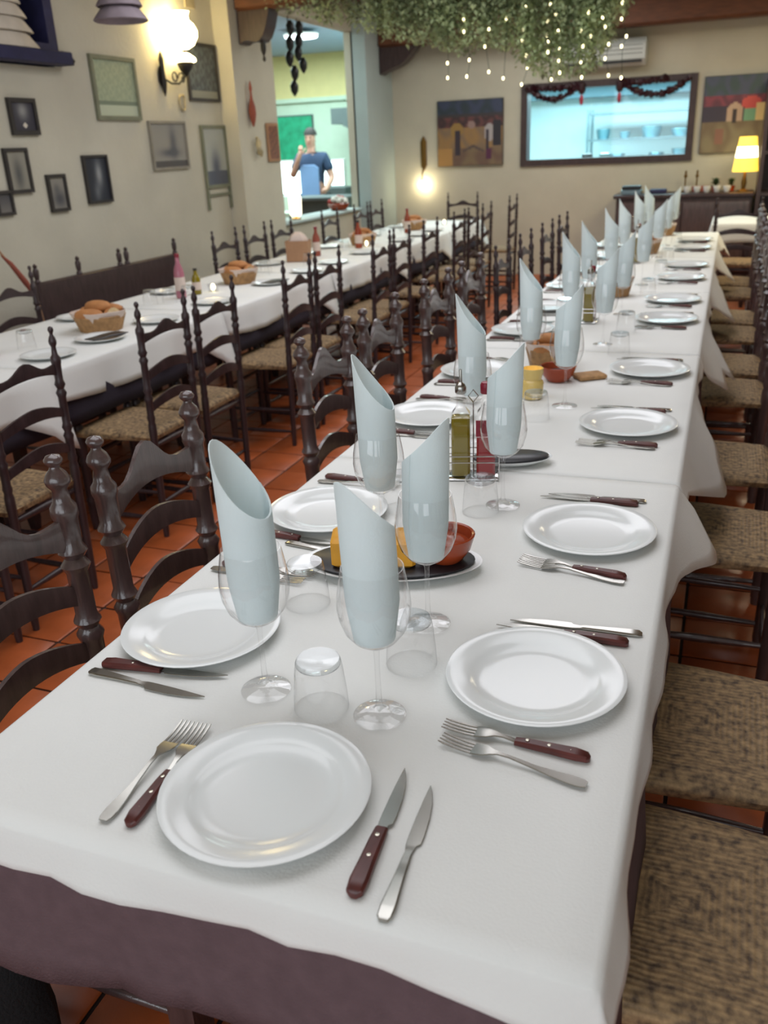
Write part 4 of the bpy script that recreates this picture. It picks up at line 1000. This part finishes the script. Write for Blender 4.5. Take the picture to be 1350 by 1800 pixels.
skin_obj('trousers', [(0, 0, .96), (-.10, 0, .88), (-.11, -.02, .5), (-.11, .02, .09), (.10, 0, .88), (.11, -.02, .5), (.11, .02, .09)], [(0, 1), (1, 2), (2, 3), (0, 4), (4, 5), (5, 6)], [(.17, .13), .105, .078, .065, .105, .078, .065], 'trousers', pe)
MB().sections([(-.13, -.175, -.155, .70, 1.30), (-.08, -.185, -.165, .68, 1.34), (.08, -.185, -.165, .68, 1.34), (.13, -.175, -.155, .70, 1.30)]).build('apron', 'apron_blue', pe)
MB().lathe([(.088*sin(pi*i/8), -.10*cos(pi*i/8)) for i in range(4, 9)]+[(0, .1)], 18, (0, .0, 1.705), sy=1.15).build('hair', 'hair', pe)
for sx in (-1, 1): MB().ball((sx*.03, -.107, 1.68), .010, 8, 5).build('eye', 'hair', pe)
MB().lathe([(0, .03), (.008, .015), (.014, -.012), (0, -.02)], 8, (0, -.115, 1.645)).build('nose', 'skin', pe)
MB().tube([(-.022, -.108, 1.60), (0, -.114, 1.598), (.022, -.108, 1.60)], .005, 6).build('mouth', 'clay_red', pe)
for k in range(4):
    MB().tube([(-.085+.013*k, -.275, 1.50), (-.082+.013*k, -.285, 1.545), (-.078+.012*k, -.265, 1.585-.006*abs(k-1))], [.009, .008, .006], 6).build('finger', 'skin', pe)
MB().tube([(-.04, -.26, 1.49), (-.018, -.255, 1.525), (-.010, -.24, 1.55)], [.011, .009, .007], 6).build('thumb', 'skin', pe)

# ================================================================ BACK WALL
def painting(x, z, w, h, fn, lab):
    t = thing('village_painting', lab, 'painting', (x, YB-.022, z))
    MB().bevel_box(-w/2, w/2, -.016, .020, -h/2, h/2, .004).build('canvas', 'frame_dark', t)
    s = print_sheet(w-.01, h-.01, fn, 'print', 48, 44); s.parent = t; s.location = (0, -.0175, 0)
def rect(u, v, a, b, c, d): return a < u < b and c < v < d
def pa(u, v):
    c = mixc((124, 104, 80), (108, 84, 72), hsh(u, v, .5))
    if v > .80: c = mixc((44, 56, 66), (58, 66, 92), hsh(u, v, .6))
    elif v > .74: c = (60, 54, 58)
    elif v > .60: c = mixc((104, 62, 62), (62, 44, 48), hsh(u, v, .9))
    elif v > .28: c = mixc((126, 104, 84), (150, 116, 74), hsh(u, v, .5))
    if v < .28 and u < .22: c = (174, 132, 78)
    if (u-.30)**2/.010+(v-.55)**2/.012 < 1: c = (150, 118, 66)
    if rect(u, v, .27, .345, .16, .54): c = (56, 46, 58)
    if (u-.80)**2/.006+(v-.50)**2/.020 < 1: c = (166, 158, 158)
    if rect(u, v, .755, .80, .25, .55): c = (52, 44, 58)
    if rect(u, v, .86, .98, .30, .68): c = (44, 42, 52)
    if rect(u, v, .76, .83, .10, .25): c = (84, 36, 68)
    if (u-.53)**2/.004+(v-.63)**2/.003 < 1: c = (150, 124, 118)
    if abs(v-.30+.5*abs(u-.55)) < .02 and .4 < u < .72: c = (88, 74, 70)
    return c
painting(-2.935, 1.625, .80, .72, pa, 'square painting of a village arcade with dark figures, beside the wall sconce')
def pb_(u, v):
    c = mixc((134, 122, 92), (118, 100, 74), hsh(u, v, .5))
    if v > .74: c = mixc((66, 82, 80), (78, 84, 104), hsh(u, v, .6))
    elif v > .61: c = mixc((136, 66, 76), (100, 54, 66), hsh(u, v, .7))
    elif v > .40: c = (62, 54, 66)
    if (u-.70)**2/.020+(v-.64)**2/.008 < 1: c = (206, 84, 74)
    if .60 < u < .78 and .40 < v < .56: c = (120, 170, 134)
    if ((u-.47)**2/.014+(v-.55)**2/.010 < 1 and v > .40) or (rect(u, v, .36, .58, .40, .56)): c = (186, 160, 136)
    if rect(u, v, .44, .50, .38, .56): c = (58, 48, 44)
    if rect(u, v, .78, .90, .40, .64): c = (220, 196, 136)
    if v < .38 and rect(u, v, .2, .34, .12, .32): c = (136, 96, 76)
    return c
painting(-.0, 1.68, .70, .76, pb_, 'painting of a white arched village with red roofs, behind the glowing table lamp')
# kitchen window garland
gl = thing('tinsel_garland', 'dark red tinsel garland draped in swags along the kitchen window top', 'garland', (0, YB-.06, 2.07))
def swag(x0, x1, d, seed):
    rnd = random.Random(seed); mb = MB(); pts = []; rr = []
    n = 60
    for i in range(n+1):
        t = i/n; pts.append((x0+(x1-x0)*t, rnd.uniform(-.006, .006), -d*(1-(2*t-1)**2)+rnd.uniform(-.006, .006))); rr.append(.034+rnd.uniform(-.014, .014))
    return mb.tube(pts, rr, 8)
swag(-2.26, -1.66, .14, 1).build('swag', 'tinsel', gl); swag(-1.22, -.50, .15, 2).build('swag', 'tinsel', gl); swag(-2.26, -1.66, .03, 4).build('swag', 'tinsel', gl); swag(-1.22, -.75, .02, 5).build('swag', 'tinsel', gl)
for x in (-1.64, -1.23):
    MB().lathe([(.0, .02), (.04, .0), (.045, -.06), (.03, -.10), (0, -.11)], 12, (x, -.005, 0)).build('bow', 'tinsel', gl)
    MB().lathe([(.012, -.11), (.022, -.14), (.018, -.20), (0, -.22)], 10, (x, -.005, 0)).build('tassel', 'red_tassel', gl)
# kitchen shelf unit
sh = thing('kitchen_shelf', 'metal shelf rack loaded with dishes seen through the kitchen window', 'shelf', (-1.15, 12.95, 0))
for x in (-.68, 1.1):
    for y in (-.2, .2): MB().box(x-.018, x+.018, y-.018, y+.018, 0, 1.86).build('upright', 'shelf_metal', sh)
for z in (.9, 1.24, 1.48, 1.80): MB().box(-.66, 1.08, -.2, .2, z-.012, z+.012).build('shelf_board', 'shelf_metal', sh)
for k, (x, z, r, h) in enumerate(((-.5, 1.492, .09, .12), (-.22, 1.492, .07, .08), (.12, 1.492, .13, .13), (.5, 1.492, .14, .09), (.85, 1.492, .12, .12), (.2, 1.252, .10, .05), (.5, 1.252, .11, .09), (.82, 1.252, .13, .08), (-.3, 1.252, .1, .05))):
    o = tag(MB().lathe([(0, 0), (r*.8, 0), (r, h*.8), (r*.97, h), (r*.9, h*.8), (r*.7, .01), (0, .01)], 20).build('kitchen_pan', 'kitchen_pan'), 'steel pan on the kitchen rack %s shelf, %s from its left' % (('upper', ORD[k]) if k < 5 else ('lower', ORD[k-5])), 'pan', 'pans on the kitchen rack'); o.location = (-1.15+x, 12.95, z+.0005)
kc = thing('kitchen_counter', 'pale kitchen counter behind the serving window', 'counter', (-1.9, 11.7, 0)); MB().bevel_box(-.9, 1.0, -.25, .25, 1.05, 1.10, .006).build('countertop', 'kitchen_white', kc); MB().box(-.88, .98, -.22, .22, 0, 1.049).build('counter_body', 'kitchen_white', kc)
for k, (x, m) in enumerate(((-1.66, 'black_plastic'), (-1.45, 'shelf_metal'))):
    o = tag(MB().bevel_box(-.06, .06, -.05, .05, 0, .24, .01).build('kitchen_tin', m), ('dark' if k == 0 else 'grey') + ' tin standing on the kitchen counter behind the window', 'tin'); o.location = (x, 11.62, 1.1005)
# air conditioner
ac = thing('air_conditioner', 'white wall air conditioner above the kitchen window', 'air conditioner', (-1.40, YB-.003, 2.2))
MB().sections([(-.44, -.21, 0, .02, .26), (-.43, -.22, 0, .01, .275), (.43, -.22, 0, .01, .275), (.44, -.21, 0, .02, .26)]).build('housing', 'ac_white', ac)
MB().box(-.40, .40, -.222, -.212, .035, .062).build('outlet_slot', 'ac_dark', ac)
for k in range(3): MB().box(-.40, .40, -.2225, -.2203, .12+.04*k, .125+.04*k).build('louvre', 'ac_dark', ac)
# wall sconce on the back wall
bs = thing('wall_sconce', 'slim brass wall sconce with bright bulb at the corner of the back wall', 'lamp', (-3.52, YB-.002, 1.1))
MB().sections([(-.035, -.02, 0, .18, .46), (0, -.035, 0, .12, .52), (.035, -.02, 0, .18, .46)]).build('backplate', 'brass', bs)
MB().tube([(0, -.02, .2), (0, -.08, .10), (0, -.10, .02), (0, -.10, 0)], .008, 8).build('arm', 'brass', bs)
MB().ball((0, -.10, -.03), .045, 14, 8).build('bulb', 'hot_bulb', bs)
# sideboard
sb = thing('sideboard', 'dark wooden sideboard against the back wall under the village painting', 'sideboard', (-.42, 10.62, 0))
MB().bevel_box(-.76, .675, -.26, .26, .88, .92, .006).build('top', 'dark_wood', sb)
MB().box(-.73, .655, -.23, .25, .06, .879).build('carcass', 'dark_wood', sb)
for k in range(4):
    d = MB().bevel_box(-.71+.34*k, -.71+.33+.34*k, -.25, -.231, .10, .84, .006).build('door', 'chair_wood', sb)
    MB().ball((-.71+.29+.34*k, -.262, .5), .014, 8, 6).build('knob', 'brass', d)
t = thing('card_terminal', 'black flat device on a grey box at the sideboard end', 'device', (-1.0, 10.5, .921)); MB().bevel_box(-.11, .11, -.08, .08, 0, .05, .006).build('grey_box', 'shelf_metal', t); MB().bevel_box(-.10, .10, -.07, .07, .051, .09, .008).build('device_body', 'black_plastic', t)
o = tag(MB().bevel_box(-.09, .09, -.05, .05, 0, .05, .01).build('storage_tin', 'blue_paint'), 'small navy box on the sideboard behind the napkins', 'box'); o.location = (-.72, 10.5, .921)
for k in range(5):
    x = -.42+.10*k
    t = tag(MB().lathe([(0, .003), (.02, 0), (.028, .01), (.038, .05), (.040, .065), (.037, .065), (.034, .05), (.022, .012), (0, .01)], 16).build('white_cup', 'porcelain'), 'white cup on the sideboard, %s in its row' % ORD[k], 'cup', 'white cups on the sideboard'); t.location = (x, 10.45+.02*(k % 2), .9215)
for k, (x, r) in enumerate(((-.14, .06), (.02, .055))):
    t = thing('potted_plant', 'small dark potted plant on the sideboard, ' + ('beside the red box' if k == 0 else 'beside the glowing lamp foot'), 'plant', (x, 10.58, .921))
    MB().lathe([(0, 0), (.03, 0), (.04, .06), (.036, .06), (0, .05)], 14).build('pot', 'terracotta_glaze', t)
    rnd = random.Random(k); mb = MB()
    for q in range(40):
        a = rnd.uniform(0, 6.28); l = rnd.uniform(.5, 1)*r*1.3; z = .06+rnd.uniform(0, .08)
        mb.add([(0, 0, .055), (l*.5*cos(a)-.012*sin(a), l*.5*sin(a)+.012*cos(a), z), (l*cos(a), l*sin(a), z-.01), (l*.5*cos(a)+.012*sin(a), l*.5*sin(a)-.012*cos(a), z)], [(0, 1, 2, 3)])
    o = mb.build('leaves', 'leaf_green', t); o['kind'] = 'stuff'
o = tag(MB().bevel_box(-.10, .10, -.05, .05, 0, .06, .008).build('red_box', 'clay_red'), 'low red-brown box on the sideboard behind the cups', 'box'); o.location = (-.28, 10.66, .921)
for k, x in enumerate((-.46, -.34)):
    o = tag(MB().lathe([(0, 0), (.03, 0), (.03, .008), (.008, .02), (.008, .14), (.018, .15), (.018, .17), (.010, .17), (.010, .21), (0, .22)], 12).build('candlestick', 'brass'), 'slim brass candlestick on the sideboard, %s under the village painting' % ORD[k], 'candlestick'); o.location = (x, 10.78, .921)
lp = thing('table_lamp', 'glowing yellow table lamp with tapered shade on the sideboard', 'lamp', (.14, 10.46, .921))
MB().lathe([(0, 0), (.06, 0), (.06, .012), (.02, .03), (.028, .09), (.018, .15), (.012, .20), (.012, .24), (0, .24)], 18).build('lamp_base', 'brass', lp)
MB().lathe([(.125, .20), (.128, .205), (.085, .535), (.082, .535), (.122, .206)], 28).build('lamp_shade', 'lamp_shade_glow', lp)
MB().lathe([(.09, .25), (.121, .255), (.098, .44), (.09, .445)], 28).build('hot_band', 'lamp_core_glow', lp)
# dark open bookcase at the side
bk = thing('tall_cabinet', 'tall dark open cabinet beside the sideboard', 'cabinet', (.67, 10.55, 0))
MB().box(-.40, -.36, -.25, .3, 0, 2.0).build('side_panel', 'dark_wood', bk); MB().box(.5, .54, -.25, .3, 0, 2.0).build('side_panel', 'dark_wood', bk); MB().box(-.36, .5, .27, .3, 0, 2.0).build('back_panel', 'dark_wood', bk)
for z in (.1, .5, .9, 1.3, 1.65, 1.98): MB().box(-.36, .5, -.24, .27, z-.015, z+.015).build('shelf', 'dark_wood', bk)

# ================================================================ HANGING GREENERY AND FAIRY LIGHTS
BND = [(-3.52, 2.55), (-3.27, 2.50), (-3.13, 2.42), (-2.98, 2.43), (-2.75, 2.35), (-2.51, 2.26), (-2.24, 2.22), (-2.06, 2.14), (-1.84, 2.17), (-1.62, 2.14), (-1.49, 1.99), (-1.36, 1.93), (-1.19, 1.92), (-1.02, 1.96), (-.95, 2.08), (-.89, 2.16), (-.78, 2.40)]
gv = thing('ivy_garland', 'long hanging green ivy garland draped from the ceiling beam', 'garland', (0, 0, 0))
rnd = random.Random(5)
def leafcloud(n, keep, matn, nm, dens):
    mb = MB()
    strands = []
    while len(strands) < dens:
        x = rnd.uniform(-3.55, -.78)
        if rnd.random() < keep(x): strands.append((x, rnd.uniform(7.02, 7.45), rnd.random()))
    for x, y, q in strands:
        zb = interp(BND, x)[0]; zt = 2.78
        zl = zt-(zt-zb)*(1-.45*q*q)
        m = int((zt-zl)/.017)
        for k in range(m):
            z = zt-(zt-zl)*(k+rnd.random())/m
            a = rnd.uniform(0, 6.28); s = rnd.uniform(.018, .038); e = rnd.uniform(-1.2, .3)
            px, py = x+rnd.gauss(0, .018), y+rnd.gauss(0, .018)
            dx, dy = cos(a), sin(a)
            t1 = (px+dx*s*.5-dy*s*.45, py+dy*s*.5+dx*s*.45, z+e*s*.4); t2 = (px+dx*s*.5+dy*s*.45, py+dy*s*.5-dx*s*.45, z+e*s*.4)
            tip = (px+dx*s*1.1*.9, py+dy*s*.99, z+e*s*1.1)
            mb.add([(px, py, z), t1, tip, t2], [(0, 1, 2), (0, 2, 3)], False)
    o = mb.build(nm, matn, gv); o['kind'] = 'stuff'
leafcloud(0, lambda x: .30 if x < -2.75 else 1.0, 'foliage', 'foliage', 900)
leafcloud(0, lambda x: 1.0 if (x < -2.8 or -2.3 < x < -2.0) else .35, 'foliage_dark', 'dry_foliage', 170)
LIGHTS = [(-2.09, 1.98), (-2.09, 2.08), (-1.96, 2.28), (-1.96, 2.36), (-1.94, 1.98), (-1.92, 2.09), (-1.8, 2.17), (-1.77, 2.0), (-1.77, 2.28), (-1.66, 1.95), (-1.64, 2.34), (-1.52, 1.9), (-1.52, 2.19), (-1.51, 2.26), (-1.5, 2.4), (-1.49, 2.09), (-1.48, 2.01), (-1.34, 2.21), (-1.34, 2.3), (-1.33, 2.1), (-1.33, 2.17), (-1.32, 2.4), (-1.3, 1.92), (-1.28, 2.34), (-1.26, 2.23), (-1.25, 2.04), (-1.25, 2.12), (-1.24, 1.96), (-1.1, 2.22), (-1.09, 2.02), (-1.08, 1.92), (-1.08, 2.12), (-1.05, 2.33), (-1.03, 2.18), (-.95, 2.29), (-.93, 2.23), (-.92, 2.03), (-.9, 2.12), (-.89, 1.92), (-.82, 2.27), (-.82, 2.37), (-.81, 2.1), (-.8, 1.9), (-.78, 2.16)]
strings = [[p for p in LIGHTS if a <= p[0] < b] for a, b in ((-2.2, -2.0), (-2.0, -1.85), (-1.85, -1.7), (-1.7, -1.6), (-1.6, -1.42), (-1.42, -1.29), (-1.29, -1.2), (-1.2, -1.0), (-1.0, -.86), (-.86, -.7))]
bulb_me = MB().lathe([(0, -.014), (.006, -.010), (.0085, 0), (.006, .008), (0, .012)], 8).mesh('bulb', ['bulb'])
for k, ps in enumerate(strings):
    ps = sorted(ps, key=lambda p: -p[1])
    t = thing('fairy_light_string', 'string of warm fairy lights hanging in the ivy garland, %s from the pilaster' % ORD[k], 'lights', (0, 0, 0), 0, 'fairy light strings in the ivy')
    Y = 7.10
    MB().tube([(ps[0][0], Y+.01, 2.75)]+[(p[0]+.004, Y+.01, p[1]) for p in ps], .0018, 5).build('wire', 'wire_green', t)
    for p in ps:
        o = bpy.data.objects.new('bulb', bulb_me); COL.objects.link(o); o.parent = t; o.location = (p[0], Y, p[1])
